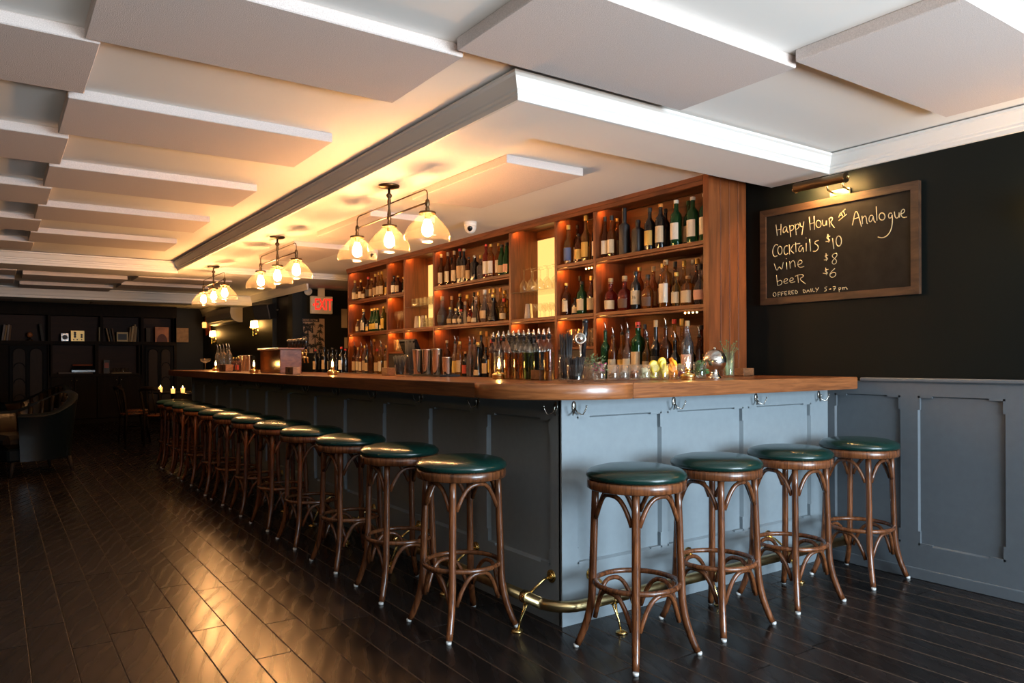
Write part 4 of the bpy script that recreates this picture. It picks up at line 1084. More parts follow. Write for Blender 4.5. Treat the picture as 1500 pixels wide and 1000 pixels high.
mb = MB(); straws(mb, 80, .030, .135, 6, .55); o = mb.build('straws', M['black'], t); o['kind'] = 'stuff'

# bar tools in a clear glass
t = thing('tool_glass', 'clear glass holding a steel bar spoon strainer and black muddler', 'tool holder', on_bar(850, Y=3.03))
MB().lathe([(.002, .003), (.034, .003), (.036, 0), (.037, .01), (.039, .12), (.037, .12), (.034, .012), (.002, .012)], 20, caps=False).build('glass', M['warm_clear'], t)
MB().tube([(.01, .0, .015), (.03, -.005, .24), (.031, -.005, .30)], [.010, .013, .015], 12).ball((.032, -.005, .305), .016, 12, 8).build('muddler', M['black_gloss'], t)
mb = MB().tube([(0, -.005, .015), (-.015, -.02, .19)], [.004, .006], 8)
ctr = Vector((-.018, -.024, .215))
n_ = Vector((-.62, -.78, 0)); u_ = Vector((.78, -.62, 0))
ringp = [ctr + (u_ * math.cos(2 * PI * i / 20) + Vector((0, 0, 1)) * math.sin(2 * PI * i / 20)) * .026 for i in range(20)]
mb.tube(ringp, .005, 6, closed=True)
mb.ball(ctr - n_ * .004, .023, 14, 8, (.75, .75, 1))
mb.build('steel_press', M['steel'], t)

# garnish glasses
def garnish(kind, loc, label, name, build):
    t = thing('garnish_glass', label, 'garnish glass', loc)
    o = link('glass', GM[kind], t, None, 0, M['garnish_glass'])
    build(t)
    return t
FR = {'lemon': plain('lemon rind', (.72, .52, .03), .45, bump=.2, bscale=150), 'lemonflesh': plain('lemon flesh', (.80, .66, .22), .35), 'orange': plain('orange rind', (.78, .30, .02), .45, bump=.2, bscale=150),
      'lime': plain('lime', (.28, .42, .06), .4), 'ginger': plain('pale sugar', (.62, .58, .36), .6), 'mint': plain('mint leaves', (.035, .14, .03), .5), 'nut': plain('nuts', (.34, .19, .08), .6, var=.3),
      'spice': plain('spice', (.40, .12, .03), .6, var=.3), 'magenta': plain('petals', (.42, .03, .13), .5), 'cucumber': plain('pale stalk', (.42, .55, .30), .35), 'herb': plain('grey green herb', (.12, .17, .07), .7), 'grape': plain('cherry', (.22, .01, .03), .25)}
def chunks(mat, n, r, h, size, seed, nm, sc=(1, .8, .6)):
    def f(t):
        rg = random.Random(seed); mb = MB()
        for i in range(n):
            a = rg.random() * 2 * PI; q = (r - size) * math.sqrt(rg.random())
            mb.ball((q * math.cos(a), q * math.sin(a), .013 + size * .6 + (h - .013 - size) * i / n), size, 7, 5, [s * (.8 + .4 * rg.random()) for s in sc])
        o = mb.build(nm, mat, t); o['kind'] = 'stuff'
    return f
def wheels(mat, flesh, n, seed):
    def f(t):
        rg = random.Random(seed)
        for i in range(n):
            z = .034 + .014 * i; tilt = rg.uniform(.0, .45); az = rg.random() * 6
            d = Vector((math.cos(az) * math.cos(tilt), math.sin(az) * math.cos(tilt), math.sin(tilt)))
            p = Vector((rg.uniform(-.006, .006), rg.uniform(-.006, .006), z))
            mb = MB().tube([p - d * .0055, p + d * .0055], .0255, 16)
            s = mb.build('citrus_wheel', mat, t)
            MB().tube([p - d * .0059, p + d * .0059], .0215, 16).build('flesh', flesh, s)
    return f
def leaves(mat, n, r, z0, z1, size, seed, nm):
    def f(t):
        rg = random.Random(seed); mb = MB()
        for i in range(n):
            a = rg.random() * 2 * PI; q = r * math.sqrt(rg.random()); p = Vector((q * math.cos(a), q * math.sin(a), z0 + (z1 - z0) * rg.random()))
            d = Vector((rg.uniform(-1, 1), rg.uniform(-1, 1), rg.uniform(-.2, 1))).normalized(); w = d.orthogonal().normalized()
            k = d.cross(w) * size * .15
            mb.loft([[p, p + w * .001, p + d * .001], [p + d * size * .5 - w * size * .32 , p + d * size * .5 + k, p + d * size * .5 + w * size * .32], [p + d * size, p + d * size + w * .001, p + d * size * .98]], True, False, True)
        o = mb.build(nm, mat, t); o['kind'] = 'stuff'
    return f
def flowers(t):
    leaves(FR['herb'], 40, .03, .05, .12, .02, 3, 'herb_sprigs')(t)
    leaves(FR['magenta'], 26, .028, .05, .085, .022, 4, 'petals')(t)
    leaves(FR['ginger'], 14, .03, .06, .095, .02, 8, 'pale_petals')(t)
def herbs(t): leaves(FR['herb'], 60, .03, .06, .13, .02, 9, 'herb_sprigs')(t)
garnish('tumbler', on_bar(866, Y=2.93), 'glass of grey green herb sprigs beside the black straw glasses', 'x', herbs)
garnish('jar', on_bar(878, Y=2.72), 'cut glass filled with magenta flower petals', 'x', flowers)
garnish('jar', on_bar(898, Y=2.76), 'small glass of brown nuts next to the flower petals', 'x', chunks(FR['nut'], 12, .025, .04, .009, 1, 'nuts'))
garnish('jar', on_bar(913, Y=2.74), 'small glass of pale nuts between nuts and orange spice', 'x', chunks(plain('pale nuts', (.34, .27, .2), .6, var=.3), 14, .025, .05, .009, 2, 'nuts'))
garnish('jar', on_bar(928, Y=2.72), 'small glass of orange dried peel spice', 'x', chunks(FR['spice'], 22, .025, .055, .008, 3, 'spice'))
garnish('jar', on_bar(944, Y=2.70), 'small glass packed with pale sugar cubes', 'x', chunks(FR['ginger'], 36, .026, .062, .009, 4, 'sugar', (1, 1, 1)))
garnish('jar', on_bar(957, Y=2.72), 'small glass of lemon wheels beside the sugar glass', 'x', wheels(FR['lemon'], FR['lemonflesh'], 4, 5))
garnish('jar', on_bar(971, Y=2.70), 'small glass of large pale citrus wheels, middle of the garnish row', 'x', wheels(FR['lemon'], FR['lemonflesh'], 5, 8))
garnish('jar', on_bar(985, Y=2.70), 'small glass of orange wheels', 'x', wheels(FR['orange'], FR['orange'], 5, 11))
garnish('jar', on_bar(998, Y=2.74), 'small glass of dark red cherries', 'x', chunks(FR['grape'], 12, .025, .042, .009, 6, 'cherries', (1, 1, 1)))
garnish('jar', on_bar(996, Y=2.92), 'small glass of lime wedges behind the cherries', 'x', chunks(FR['lime'], 12, .026, .085, .012, 7, 'lime_wedges'))
garnish('tumbler', on_bar(1025, Y=2.74), 'glass stuffed with fresh green mint leaves', 'x', leaves(FR['mint'], 60, .026, .015, .085, .03, 12, 'mint_leaves'))
def stalks(t):
    for i, (x, y, lx, h) in enumerate(((-.012, 0, -.02, .13), (.008, -.01, .01, .15), (.012, .012, .03, .14))):
        MB().tube([(x, y, .014), (x + lx * .3, y, h * .5), (x + lx, y, h)], [.012, .010, .007], 8).build('stalk', FR['cucumber'], t)
    rg = random.Random(4); mb = MB()
    for i in range(16):
        a = rg.random() * 6.28
        b = Vector((.012 * math.cos(a), .012 * math.sin(a), .10)); e = b + Vector((.05 * math.cos(a) * rg.random(), .05 * math.sin(a) * rg.random(), .05 + .07 * rg.random()))
        mb.tube([b, (b + e) / 2 + Vector((0, 0, .01)), e], [.002, .0016, .001], 5); mb.ball(e, .006, 6, 4, (1, 1, .6))
    mb.build('herb_sprigs', FR['herb'], t)
garnish('tall', on_bar(1067, Y=2.86), 'tall glass of pale stalks and herb sprigs beside the steel globe', 'x', stalks)
# polished globe on a foot
t = thing('steel_globe', 'polished steel globe ice bucket on a stepped foot', 'ice bucket', on_bar(1047, Y=2.75))
MB().lathe([(.036, 0), (.036, .004), (.032, .010), (.026, .018), (.021, .028), (.023, .036), (.016, .040)], 24).build('foot', M['steel'], t)
MB().ball((0, 0, .097), .064, 36, 20).build('globe', M['steel'], t)
MB().lathe([(.0645, .096), (.0655, .097), (.0645, .098)], 36, caps=False).lathe([(.006, .16), (.008, .166), (.004, .172)], 12).build('rim', M['nickel'], t)

# shaker tins on a black tray
tl = on_bar(640, X=2.41)
t = thing('serving_tray', 'black serving tray under the shaker tins', 'tray', (2.40, tl[1], TZ))
MB().box((-.075, -.19, 0), (.075, .19, .006), .002).build('tray_base', M['black'], t)
MB().box((-.075, -.19, .006), (-.070, .19, .014)).box((.070, -.19, .006), (.075, .19, .014)).box((-.07, -.19, .006), (.07, -.185, .014)).box((-.07, .185, .006), (.07, .19, .014)).build('tray_rim', M['black'], t)
tA = tin_mesh(.027, .036, .175); tB = tin_mesh(.026, .034, .12)
for px, me, X, lb in ((612, tA, 2.41, 'tall steel shaker tin on tray next to the black straws'), (626, tA, 2.40, 'tall steel shaker tin, second on the tray'), (640.5, tA, 2.39, 'tall steel shaker tin, third on the tray'), (655, tB, 2.40, 'short steel shaker tin at the near end of the tray')):
    l = on_bar(px, X=X)
    tag(link('shaker_tin', me, None, (l[0], l[1], TZ + .0061)), lb, 'shaker', 'steel shaker tins on the tray')

# beer tap cabinet
tc_ = thing('tap_cabinet', 'varnished wooden beer tap cabinet standing on the far bar top', 'beer tap cabinet', (2.02, 6.42, TZ))
MB().box((0, 0, 0), (.19, .58, .205), .004).build('cabinet_body', M['tap_wood'], tc_)
MB().box((-.02, -.02, .205), (.21, .60, .222), .004).build('cabinet_top', M['tap_wood'], tc_)
for i in range(6):
    y = .06 + i * .09
    f = MB().tube([(.19, y, .14), (.25, y, .14), (.262, y, .135), (.268, y, .09)], [.010, .010, .010, .008], 10).tube([(.25, y, .14), (.25, y, .19)], [.012, .008], 10).build('faucet', M['brass_bright'], tc_)
    MB().tube([(.25, y, .19), (.248, y, .21)], .009, 10).build('ferrule', M['brass_bright'], f)
    MB().lathe([(.008, .21), (.016, .235), (.022, .28), (.020, .30), (.008, .312)], 12, (.248, y, 0)).build('tap_handle', M['black_gloss'], f)
# far end of the bar: goblet, tins, spouted bottles
t = tag(link('glass_goblet', GM['coupe'], None, on_bar(301, X=2.05)), 'glass goblet at the very end of the far bar', 'glass'); t.scale = (1.2, 1.2, .95)
for i, px in enumerate((353, 359, 365)):
    l = on_bar(px, X=2.35)
    tag(link('shaker_tin', tA, None, l), 'steel shaker tin behind far oil lamp, %s from the far bar end' % ORD[i + 1], 'shaker', 'steel shaker tins at the far bar end')
for i, px in enumerate((319, 323.5, 328, 332.5, 336)):
    l = on_bar(px, X=2.32 + .05 * (i % 2))
    bottle(l, .03, .27, 'pour', 'clear', None, 'spout', 'clear spouted bottle behind the far wooden box, %s from the far bar end' % ORD[i + 1], 'spouted bottles at the far bar end')
for i, px in enumerate((342, 346, 350)):
    l = on_bar(px, X=2.12 + .05 * (i % 2))
    bottle(l, .022, .15, 'round', 'brown', 'red', 'gold', 'tiny bitters bottle by the far shaker tins, %s from the far bar end' % ORD[i + 1], 'bitters bottles')

# till screens on the back counter
def till(px, y_c, label):
    t = thing('till_screen', label, 'till', (3.72, y_c, BCZ))
    MB().box((-.09, -.10, 0), (.09, .10, .02), .006).box((-.02, -.04, .02), (.02, .04, .15)).build('stand', M['black'], t)
    mb = MB(); mb.box((-.02, -.19, .11), (.02, .19, .40), .012, 0, ((0, 0, .25), -.42, 'Y')); mb.build('monitor_back', M['black_gloss'], t)
    mb = MB(); mb.box((-.026, -.15, .15), (-.020, .15, .36), .002, 0, ((0, 0, .25), -.42, 'Y')); mb.build('screen', plain('till screen', (.04, .04, .035), .25), t)
till(785, (DIV[2] + DIV[3]) / 2 - .02, 'tilted black till screen below the near backlit bay')
till(620, (DIV[4] + DIV[5]) / 2 - .03, 'tilted black till screen below the far backlit bay')
tag(MB().box((3.62, 8.25, BCZ), (3.78, 9.05, BCZ + .012), .004).build('serving_tray', M['steel']), 'flat tray on the back counter in front of exit bay bottles', 'tray')

# ================================================================= CEILING FITTINGS, EXIT SIGN, POSTER, WALL UNITS
def dome_cam(loc, label):
    t = thing('security_camera', label, 'security camera', loc, 0, 'white dome cameras on the soffit')
    MB().lathe([(.055, 0), (.055, -.03), (.052, -.036)], 24).build('housing', M['white_plastic'], t)
    MB().lathe([(.052, -.034), (.050, -.06), (.040, -.085), (.022, -.098), (.002, -.102)], 24).build('dome', M['white_plastic'], t)
    o = MB().lathe([(.002, .045), (.020, .044), (.024, .030)], 14).build('lens', M['black_gloss'], t, (-.010, -.012, -.045)); o.rotation_euler = (R(125), 0, R(-35))
dome_cam((3.40, 5.54, 2.405), 'white dome security camera on the soffit, nearer one above wide middle bay')
dome_cam((3.38, 7.52, 2.405), 'white dome security camera on the soffit, farther one above far backlit bay')

def text_obj(name, body, size, mat, parent, loc, rot, ext=.002, sx=1.):
    cu = bpy.data.curves.new(name, 'FONT'); cu.body = body; cu.size = size; cu.extrude = ext; cu.align_x = 'CENTER'; cu.align_y = 'CENTER'; cu.offset = size * .008
    cu.materials.append(mat)
    return font_mesh(cu, name, parent, loc, rot, (sx, 1, 1))
EY = 11.10
e0, e1 = atY(456, 433, EY), atY(487.5, 460, EY)
ew, eh = e1.x - e0.x, abs(e0.z - e1.z)
es = thing('exit_sign', 'illuminated white exit sign with red letters, hung above the dark poster', 'exit sign', ((e0.x + e1.x) / 2, EY, (e0.z + e1.z) / 2))
MB().box((-ew / 2, 0, -eh / 2), (ew / 2, .07, eh / 2), .008).build('housing', M['white_plastic'], es)
text_obj('exit_letters', 'EXIT', eh * .92, M['exit_red'], es, (.022, -.003, 0), (PI / 2, 0, 0), .003, .56)
a = eh * .10
MB().prism([(-ew / 2 + .018, -.003, 0), (-ew / 2 + .018 + a, -.003, a), (-ew / 2 + .018 + a, -.003, -a)], (0, .004, 0)).build('arrow', M['exit_red'], es)
MB().box((-.05, .02, eh / 2), (.05, .05, 2.33 - es.location.z)).build('ceiling_bracket', M['white_plastic'], es)
# emergency spotlight
q = atY(452, 427, 11.28)
em = thing('emergency_light', 'round emergency spotlight head beside the exit sign', 'emergency light', (q.x, 11.36, q.z))
MB().tube([(0, 0, 0), (0, -.06, 0)], [.03, .02], 12).build('bracket', M['black'], em)
o = MB().lathe([(.02, -.05), (.045, -.03), (.06, .0), (.06, .02), (.05, .022), (.05, .01), (.002, .006)], 20).build('lamp_head', M['white_plastic'], em, (-.01, -.09, 0)); o.rotation_euler = (R(80), 0, R(-20))
# poster
pa, pb = atY(436, 465.5, 11.34), atY(476, 517, 11.34)
pw, ph = pb.x - pa.x, pa.z - pb.z
po = thing('poster', 'printed poster of dark palm leaves with a band name across the top', 'poster', ((pa.x + pb.x) / 2, 11.357, (pa.z + pb.z) / 2))
MB().box((-pw / 2, -.004, -ph / 2), (pw / 2, 0, ph / 2)).build('sheet', M['poster'], po)
MB().box((-pw / 2, -.0055, ph / 2 - .055), (pw * .30, -.004, ph / 2)).build('title_band', M['poster_ink'], po)
text_obj('title', 'CHOKING VICTIM', .048, M['poster'], po, (-pw * .11, -.0062, ph / 2 - .03), (PI / 2, 0, 0), .0004, .78)
rg = random.Random(11); mb = MB()
def palm(cx, cz, s):
    for k in range(9):
        a = PI * 1.25 * k / 8 - PI * .125 + rg.uniform(-.1, .1); l = s * rg.uniform(.8, 1.1)
        d = Vector((math.cos(a), 0, math.sin(a))); n = Vector((-d.z, 0, d.x))
        p = Vector((cx, -.0052, cz)); mid = p + d * l * .5 + Vector((0, 0, -.0)); tip = p + d * l + Vector((0, 0, -l * .35))
        mb.loft([[p, p + n * .003], [mid - n * l * .11, mid + n * l * .11], [tip, tip + n * .002]], False, False, False)
    for j in range(3):
        x = cx + rg.uniform(-.01, .01)
        mb.loft([[(cx - .005, -.0051, cz), (cx + .005, -.0051, cz)], [(x - .007, -.0051, max(cz - s * 1.8, -ph / 2 + .005)), (x + .007, -.0051, max(cz - s * 1.8, -ph / 2 + .005))]], False, False, False)
for cx, cz, s in ((-.13, .16, .085), (-.05, .15, .08), (.02, .17, .07), (-.05, .09, .10), (-.10, 0, .09), (.06, -.02, .08), (.13, .06, .07), (.15, -.06, .07), (.12, -.14, .08), (.04, -.17, .08), (-.04, -.16, .08), (-.13, -.12, .08), (.16, -.20, .07), (-.09, -.21, .06), (.15, .15, .06)):
    palm(cx * pw / .42, cz * ph / .54, s)
mb.build('palm_print', M['poster_ink'], po)
for (xa, ya, xb, yb, lb) in ((500.5, 452, 509, 480, 'cream notice sheet pinned beside the shelves, upper one'), (505, 494, 509.5, 510, 'small cream notice pinned below the upper notice sheet')):
    u, v = atY(xa, ya, 11.34), atY(xb, yb, 11.34)
    t = thing('notice', lb, 'notice', (u.x, 11.357, v.z))
    MB().box((0, -.003, 0), (v.x - u.x, 0, u.z - v.z)).build('sheet', M['paper'], t)

# air conditioner on the sconce wall
u, v = atX(318, 462, 3.75), atX(356, 455, 3.75)
ac = thing('air_conditioner', 'cream wall mounted split air conditioner above the farther sconce', 'air conditioner', (3.742, v.y, 1.93))
L_ = u.y - v.y
prof = [(0, 0), (0, .30), (-.17, .30), (-.21, .27), (-.22, .17), (-.20, .08), (-.14, .02), (-.06, 0)]
MB().loft([[(x, y, z) for x, z in prof] for y in (0, .03, L_ - .03, L_)], True, True, False).build('housing', M['ac_white'], ac)
mb = MB()
for k in range(2): mb.box((-.20 + .02 * k, .06, .035 + .02 * k), (-.09 + .02 * k, L_ - .06, .043 + .02 * k), 0, 0, ((-.14, 0, .04), .35, 'Y'))
mb.build('louver', M['black'], ac)
# wall speaker near the doorway
u = atX(388, 456, 3.62)
sp = thing('wall_speaker', 'black wall speaker tilted downward above the nearer far sconce', 'speaker', (3.62, u.y, u.z))
MB().box((-.09, -.17, -.12), (.09, .17, .12), .008).build('cabinet', M['black'], sp)
MB().box((-.096, -.155, -.105), (-.088, .155, .105), .003).build('grille', plain('speaker cloth', (.018, .018, .018), .9), sp)
MB().tube([(.08, -.15, 0), (.13, -.2, 0)], .02, 10).build('wall_bracket', M['black'], sp)
sp.rotation_euler = (0, -.25, .5)
u = atX(303.5, 475, 3.72)
t = thing('wall_picture', 'tilted red and orange picture hung at the dark far corner', 'picture', (3.72, u.y, u.z)); t.rotation_euler = (R(-14), 0, 0)
MB().box((0, -.19, -.2), (.02, .19, .2), .003).build('panel', plain('red picture', (.42, .07, .03), .6, var=.3, bscale=6), t)
q = atX(298, 481, 3.75)  # glowing cup put in to give a small yellow glow here
t = thing('wall_glow_cup', 'small dim glowing cup on the wall in the dark far corner', 'wall lamp', (3.75, min(q.y, 16.8), q.z))
MB().lathe([(.04, 0), (.045, .10), (.03, .12)], 14, (-.07, 0, 0)).build('glass_cup', M['candle'], t)
MB().box((-.075, -.012, -.02), (-.001, .012, 0)).build('wall_bracket', M['brass_dark'], t)

# ================================================================= FAR BOOKCASE
FY = 16.9
bcase = thing('bookcase', 'dark wall wide wooden bookcase with arched doors at the far end', 'bookcase', (1.5, FY, 0))
def kp(mb, name, mat): return mb.build(name, mat, bcase, (-1.5, -FY, 0))
def pz(px, py): q = atY(px, py, FY); return q.x, q.z
XL, XR = LX + .02, 3.15
U0, U1 = 1.62, 2.12          # upper cubbies
xs_up = [XL, -1.0, .06, .88, 1.77, 2.50, 3.12]
MXA, MXM, MXB = .90, 1.68, 2.46
kp(MB().box((XL, FY + .33, 0), (XR, FY + .345, 2.3)), 'back_board', M['case_back'])
kp(MB().box((XL, FY - .02, U1), (XR, FY + .34, 2.35)), 'top_fascia', M['case_wood'])
kp(MB().box((XL, FY - .01, U0 - .07), (XR, FY + .33, U0)), 'main_shelf', M['case_wood'])
kp(MB().box((XL, FY - .03, 0), (XR, FY + .33, .09)), 'plinth', M['case_wood'])
for x in xs_up: kp(MB().box((x - .025, FY, U0), (x + .025, FY + .33, U1)), 'divider', M['case_wood'])
for x in (MXA, MXM, MXB): kp(MB().box((x - .03, FY, .95), (x + .03, FY + .33, U0 - .07)), 'divider', M['case_wood'])
kp(MB().box((MXA, FY - .02, .93), (MXB, FY + .33, .98)), 'counter_shelf', M['case_wood'])
for i in range(4):
    a, b = MXA + (MXB - MXA) * i / 4 + .004, MXA + (MXB - MXA) * (i + 1) / 4 - .004
    d = kp(MB().box((a, FY - .012, .10), (b, FY + .01, .925), .004), 'cabinet_door', M['case_wood'])
    kx = b - .04 if i % 2 == 0 else a + .04
    MB().ball((kx, FY - .024, .85), .014, 10, 6).build('knob', M['nickel'], d)
for cb_ in (MB().box((MXA - .05, FY, .09), (MXA, FY + .33, U0 - .07)), MB().box((MXB, FY, .09), (MXB + .05, FY + .33, U0 - .07)), MB().box((XL, FY, .09), (.10, FY + .33, U0 - .07)), MB().box((3.10, FY, .09), (XR, FY + .33, 2.12)), MB().box((.10, FY + .1, .09), (MXA, FY + .33, U0 - .07)), MB().box((MXB, FY + .1, .09), (3.10, FY + .33, U0 - .07))): kp(cb_, 'carcass_panel', M['case_wood'])
def arch_poly(x0, x1, z0, z1, n=10):
    r = (x1 - x0) / 2; cx = (x0 + x1) / 2
    return [(x0, z0), (x1, z0), (x1, z1 - r)] + [(cx + r * math.cos(PI * i / n), z1 - r + r * math.sin(PI * i / n)) for i in range(1, n)] + [(x0, z1 - r)]
for (x0, x1) in ((.24, .82), (2.56, 3.09)):
    d = kp(MB().box((x0, FY + .02, .12), (x1, FY + .05, U0 - .10), .004), 'arched_door', M['case_slate'])
    m_ = (x0 + x1) / 2
    for a, b in ((x0 + .05, m_ - .03), (m_ + .03, x1 - .05)):
        MB().prism([(x, FY + .012, z) for x, z in arch_poly(a, b, .2, U0 - .14)], (0, .01, 0)).build('arched_panel', M['case_door'], d)
        mb = MB(); rim = [(x, FY + .010, z) for x, z in arch_poly(a, b, .2, U0 - .14)]
        mb.tube(rim, .010, 6, closed=True)
        if (a > x0 + .1) == (x0 > 1):
            for zc in (U0 - .52, U0 - .82, U0 - 1.12):
                mb.tube([(x, FY + .010, z) for x, z in arch_poly(a + .02, b - .02, zc - .05, zc + .10)][2:], .008, 6)
        mb.build('arch_moulding', M['case_slate'], d)
# things on the bookcase
def bk(px0, px1, py0, py1, z, depth, mat, name, label, cat, group=None, lean=0., y=FY + .06, extra=None):
    x0, _ = pz(px0, 500); x1, _ = pz(px1, 500); _, zt = pz((px0 + px1) / 2, py0)
    t = thing(name, label, cat, ((x0 + x1) / 2, y, z), 0, group)
    w = (x1 - x0) / 2
    MB().box((-w, 0, 0), (w, depth, zt - z), .003).build({'book': 'cover', 'record_sleeve': 'sleeve'}.get(name, 'body'), mat, t)
    if lean: t.rotation_euler = (0, lean, 0); t.location.z += abs(math.sin(lean)) * w
    if extra: extra(t, w, zt - z)
    return t
def radio_face(t, w, h):
    mb = MB()
    for x, z, r in ((-.3, .8, .11), (-.3, .62, .11), (-.3, .42, .11), (.45, .6, .10), (.45, .4, .10), (-.45, .15, .06), (-.05, .15, .06), (.45, .15, .06)):
        mb.tube([(x * w * 1.3, -.012, z * h), (x * w * 1.3, .0, z * h)], r * h, 12)
    mb.build('dial', M['black'], t)
goldface = plain('gold radio face', (.62, .44, .14), .35, .3)
bk(104, 124, 484, 498, U0, .2, goldface, 'radio', 'gold faced vintage radio on the bookcase upper shelf', 'radio', None, 0, FY + .04, radio_face)
BC = [plain('book %s' % n, c, .7) for n, c in (('tan', (.30, .19, .09)), ('grey', (.22, .19, .17)), ('dark', (.04, .035, .03)), ('cream', (.45, .33, .18)), ('brown', (.14, .07, .03)))]
for i, (a, b, t_, m_, ln, nm) in enumerate([(2, 5, 475, 1, .12, 'grey'), (5.5, 8, 476, 0, .12, 'tan'), (9, 12, 475, 1, .1, 'grey'), (12.5, 15, 476, 4, .08, 'brown'), (61, 65, 474, 2, -.12, 'dark'), (145.5, 148, 479, 3, 0, 'cream'), (148.5, 151.5, 480, 1, 0, 'grey'),
                                             (160, 162, 480, 0, -.2, 'tan'), (163.5, 166, 481, 2, -.2, 'dark'), (167, 169.5, 481, 4, -.15, 'brown'), (189, 191.5, 479, 0, .08, 'tan'), (192, 195, 477, 3, .1, 'cream'), (195.5, 198, 475, 0, .08, 'tan'), (198.2, 199.8, 478, 3, .08, 'cream'), (202, 204, 481, 2, 0, 'dark')]):
    bk(a, b, t_, 498, U0, .2, BC[m_], 'book', '%s book upright on the far bookcase upper shelf, %s from its end by the armchairs' % (nm, ORD[i + 1]), 'book', 'books on the far bookcase', ln)
def frame_in(t, w, h): MB().box((-w * .75, -.004, h * .18), (w * .75, .002, h * .8)).build('dark_inset', M['black'], t)
bk(171.5, 188.5, 486, 498, U0, .12, plain('gilt frame', (.30, .19, .07), .45, .3), 'framed_box', 'gilt framed box between the leaning books on the far bookcase', 'picture frame', None, 0, FY + .06, frame_in)
def arc_print(t, w, h):
    mb = MB().prism([(w * .8 * math.cos(PI * i / 12), -.002, h * .55 * math.sin(PI * i / 12)) for i in range(13)], (0, .003, 0)); mb.build('printed_arch', plain('dark red print', (.10, .03, .025), .6), t)
bk(228, 248, 479, 495, U0, .02, plain('orange sleeve', (.42, .15, .05), .5, var=.35, bscale=5), 'record_sleeve', 'orange record sleeve with a dark red arch on the bookcase', 'record sleeve', None, 0, FY + .05, arc_print)
bk(257, 277, 480, 495, U0, .02, plain('tan sleeve', (.30, .18, .09), .6, var=.25, bscale=14), 'record_sleeve', 'plain tan record sleeve standing beside the orange sleeve', 'record sleeve', None, 0, FY + .05)
bk(215, 221, 480, 495, U0, .2, BC[2], 'book', 'thick dark book beside the orange record sleeve', 'book')
bk(90, 101, 488, 498, U0, .15, M['black_gloss'], 'camera', 'black vintage camera beside the gold faced radio', 'camera', None, 0, FY + .05, lambda t, w, h: MB().tube([(0, -.03, h * .5), (0, 0, h * .5)], h * .3, 12).build('lens', M['black'], t))
x_, z_ = pz(44, 486)
t = thing('ornament', 'orange topped ornament on the upper shelf above an arched door', 'ornament', (x_, FY + .1, U0))
MB().lathe([(.05, 0), (.05, .02), (.015, .03), (.015, .07)], 12).build('foot', M['brass_dark'], t); MB().ball((0, 0, .115), .05, 12, 8).build('globe', plain('orange ornament', (.35, .12, .04), .4), t)
# lower cubbies: typewriter on papers, small framed card, glasses on a tray
x0, _ = pz(86, 540); x1, _ = pz(136, 540)
tag(MB().box((x0, FY + .0, .981), (x1, FY + .25, 1.01), .002).build('paper_stack', plain('paper stack', (.12, .10, .09), .8)), 'low stack of pale papers beneath the typewriter', 'papers')
t = thing('typewriter', 'dark rounded typewriter with a red edge on pale papers', 'typewriter', ((x0 + x1) / 2 + .13, FY + .12, 1.011))
MB().loft([[(-.2, -.1, 0), (.2, -.1, 0), (.2, .1, 0), (-.2, .1, 0)], [(-.2, -.1, .04), (.2, -.1, .04), (.2, .1, .06), (-.2, .1, .06)], [(-.15, -.02, .12), (.15, -.02, .12), (.15, .1, .13), (-.15, .1, .13)]], True, True, False).build('body', M['black_gloss'], t)
MB().tube([(-.17, .06, .14), (.17, .06, .14)], .018, 10).build('roller', plain('red roller', (.35, .08, .03), .5), t)
bk(152, 161, 527, 541, .981, .03, M['black'], 'framed_card', 'small black framed card with a red picture', 'picture frame', None, 0, FY + .05, lambda t, w, h: MB().box((-w * .7, -.003, h * .4), (w * .7, .001, h * .8)).build('picture', plain('red card', (.30, .08, .06), .6), t))
x0, _ = pz(163, 540); x1, _ = pz(193, 540)
tag(MB().box((x0, FY + .02, .981), (x1, FY + .22, .993), .003).build('serving_tray', BC[3]), 'pale tray under the row of glasses on the bookcase', 'tray')
for i in range(4):
    glass('tumbler', (x0 + .07 + i * (x1 - x0 - .14) / 3, FY + .1, .9931), 'short glass on the pale bookcase tray, %s from the framed card' % ORD[i + 1], 'glasses on the bookcase tray')

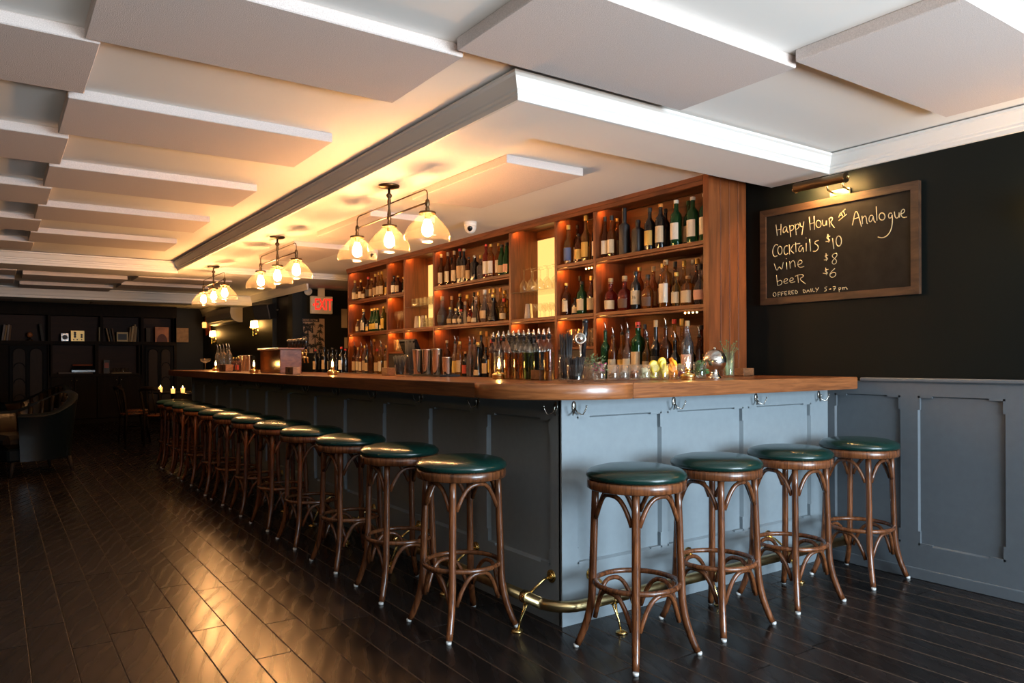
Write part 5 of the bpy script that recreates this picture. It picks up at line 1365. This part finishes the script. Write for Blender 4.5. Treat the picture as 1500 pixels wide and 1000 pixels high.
# ================================================================= LOUNGE FURNITURE IN THE DARK
def armchair(label, loc, rz):
    t = thing('leather_armchair', label, 'armchair', loc, rz)
    # faces +X locally; wraparound tapering shell open at the front
    out = []
    for z, g in ((.16, .90), (.40, .95), (.62, 1.02), (.80, 1.08)):
        ring = []
        for i in range(25):
            a = R(62) + R(236) * i / 24
            hgt = .5 + .5 * math.cos(min(abs(a - PI), PI * .55) / .55)            # 1 at the back, 0 at the arms
            zz = z if z < .5 else .5 + (z - .5) * (.25 + .75 * max(0, hgt) ** .8) + .06
            rx, ry = .40 * g, .41 * g
            ring.append((rx * math.cos(a) * (1 if a > PI / 2 and a < 1.5 * PI else 1.5) - .02, ry * math.sin(a), zz))
        out.append(ring)
    inn = [[(x * .78 - .0, y * .78, max(z_, .3) if k == 0 else z_) for x, y, z_ in ring] for k, ring in enumerate(out)]
    mb = MB(); mb.loft(out, False, False, True)
    mb.loft([out[-1], [(x * .9, y * .9, z_ + .03) for x, y, z_ in out[-1]], inn[-1]], False, False, True)
    for e in (0, -1):
        mb.loft([[r[e] for r in out], [r[e] for r in inn]], False, False, True)
    mb.build('shell', M['leather_dark'], t)
    mb = MB(); mb.loft(inn[::-1], False, False, True)
    mb.build('inside_back', M['leather_brown'], t)
    mb = MB()
    for i in range(3, 22, 2):
        mb.tube([Vector(inn[k][i]) * 1.0 + Vector((.012 * (1 if inn[k][i][0] < 0 else 0), -.012 * math.copysign(1, inn[k][i][1]), 0)) for k in (1, 2, 3)], [.018, .028, .022], 8)
    mb.build('channel_tufts', M['leather_brown'], t)
    MB().box((-.26, -.29, .30), (.36, .29, .44), .05).build('seat_cushion', M['leather_brown'], t)
    MB().box((-.27, -.30, .16), (.34, .30, .30), .02).build('seat_base', M['leather_dark'], t)
    for x in (-.28, .27):
        for y in (-.25, .25): MB().tube([(x, y, .17), (x * 1.12, y * 1.08, 0)], [.028, .018], 8).build('leg', M['case_wood'], t)
    return t
armchair('dark leather armchair with channel tufted back, nearest one on the open floor', (.33, 9.75, 0), R(200))
a2 = armchair('dark leather armchair farther back, behind the nearest armchair', (.45, 12.2, 0), R(205))
armchair('dark leather armchair partly cut by the frame edge beside others', (-.55, 11.3, 0), R(-20))

def dining_chair(label, loc, rz):
    t = thing('dining_chair', label, 'chair', loc, rz, 'dark wooden chairs by the candle tables')
    MB().lathe([(.004, .46), (.17, .46), (.195, .45), (.195, .43), (.17, .425)], 20).build('seat', M['stool_wood'], t)
    for sx in (-1, 1):
        MB().tube([(.13, sx * .13, .43), (.17, sx * .17, 0)], [.016, .012], 8).build('leg', M['case_wood'], t)
        MB().tube([(-.17, sx * .15, 0), (-.15, sx * .15, .43), (-.19, sx * .17, .72), (-.21, sx * .18, .80)], [.012, .016, .014, .012], 8).build('leg', M['case_wood'], t)
    MB().tube([(-.21, -.185, .80), (-.235, -.1, .83), (-.245, 0, .835), (-.235, .1, .83), (-.21, .185, .80)], [.016, .028, .032, .028, .016], 8).build('top_rail', M['case_wood'], t)
    MB().tube([(-.15, -.06, .43), (-.22, -.05, .82)], .010, 6).tube([(-.15, .06, .43), (-.22, .05, .82)], .010, 6).build('back_spindles', M['case_wood'], t)
    MB().tube([(.155 * math.cos(2 * PI * i / 16), .155 * math.sin(2 * PI * i / 16), .2) for i in range(16)], .009, 6, closed=True).build('stretcher', M['case_wood'], t)
    return t
dc = dining_chair('dark wooden dining chair at the aisle side of the candle table', (1.72, 12.4, 0), R(10))
dup(dc, (1.85, 13.1, 0), R(-5), 'dark wooden dining chair second from aisle at candle tables')
dup(dc, (1.98, 11.75, 0), R(35), 'dark wooden dining chair closest to the bar end')
def cafe_table(label, loc):
    t = thing('cafe_table', label, 'table', loc, 0, 'candle lit tables past the bar end')
    MB().lathe([(.004, .75), (.34, .75), (.35, .742), (.35, .73), (.33, .722)], 28).build('table_top', M['black_gloss'], t)
    MB().lathe([(.03, .05), (.025, .1), (.025, .722)], 12).build('column', M['black'], t)
    MB().lathe([(.22, 0), (.22, .02), (.04, .05)], 20).build('base', M['black'], t)
    return t
cafe_table('round black table with a candle, nearer the aisle past the bar', (2.28, 12.55, 0)) 
cafe_table('round black table with two candles, behind the bar end', (2.62, 11.75, 0))
def candle(loc, label):
    t = thing('votive_candle', label, 'candle', loc, 0, 'votive candles on the far tables')
    MB().lathe([(.024, 0), (.026, .004), (.03, .07)], 14).build('candle_cup', M['candle'], t)
    MB().lathe([(.002, .071), (.007, .08), (.001, .1)], 8).build('flame', M['flame'], t)
q = atY(235, 568, 12.5); candle((q.x, 12.5, .75), 'lit votive candle alone on the aisle side table')
q = atY(252, 572, 11.75); candle((q.x, 11.68, .75), 'lit votive candle on far table, aisle side of two')
q = atY(269, 570, 11.8); candle((q.x, 11.86, .75), 'lit votive candle on far table, bar side of two')
bq = thing('banquette', 'tufted brown banquette bench along the dark wall past the bar', 'bench', (3.7, 14.6, 0))
MB().box((-1.15, -1.0, .12), (-.5, .9, .46), .04).build('seat', M['leather_brown'], bq)
MB().box((-.5, -1.0, .12), (-.3, .9, .98), .04).build('backrest', M['leather_brown'], bq)
MB().box((-1.1, -.98, 0), (-.32, .88, .12)).build('plinth', M['case_wood'], bq)
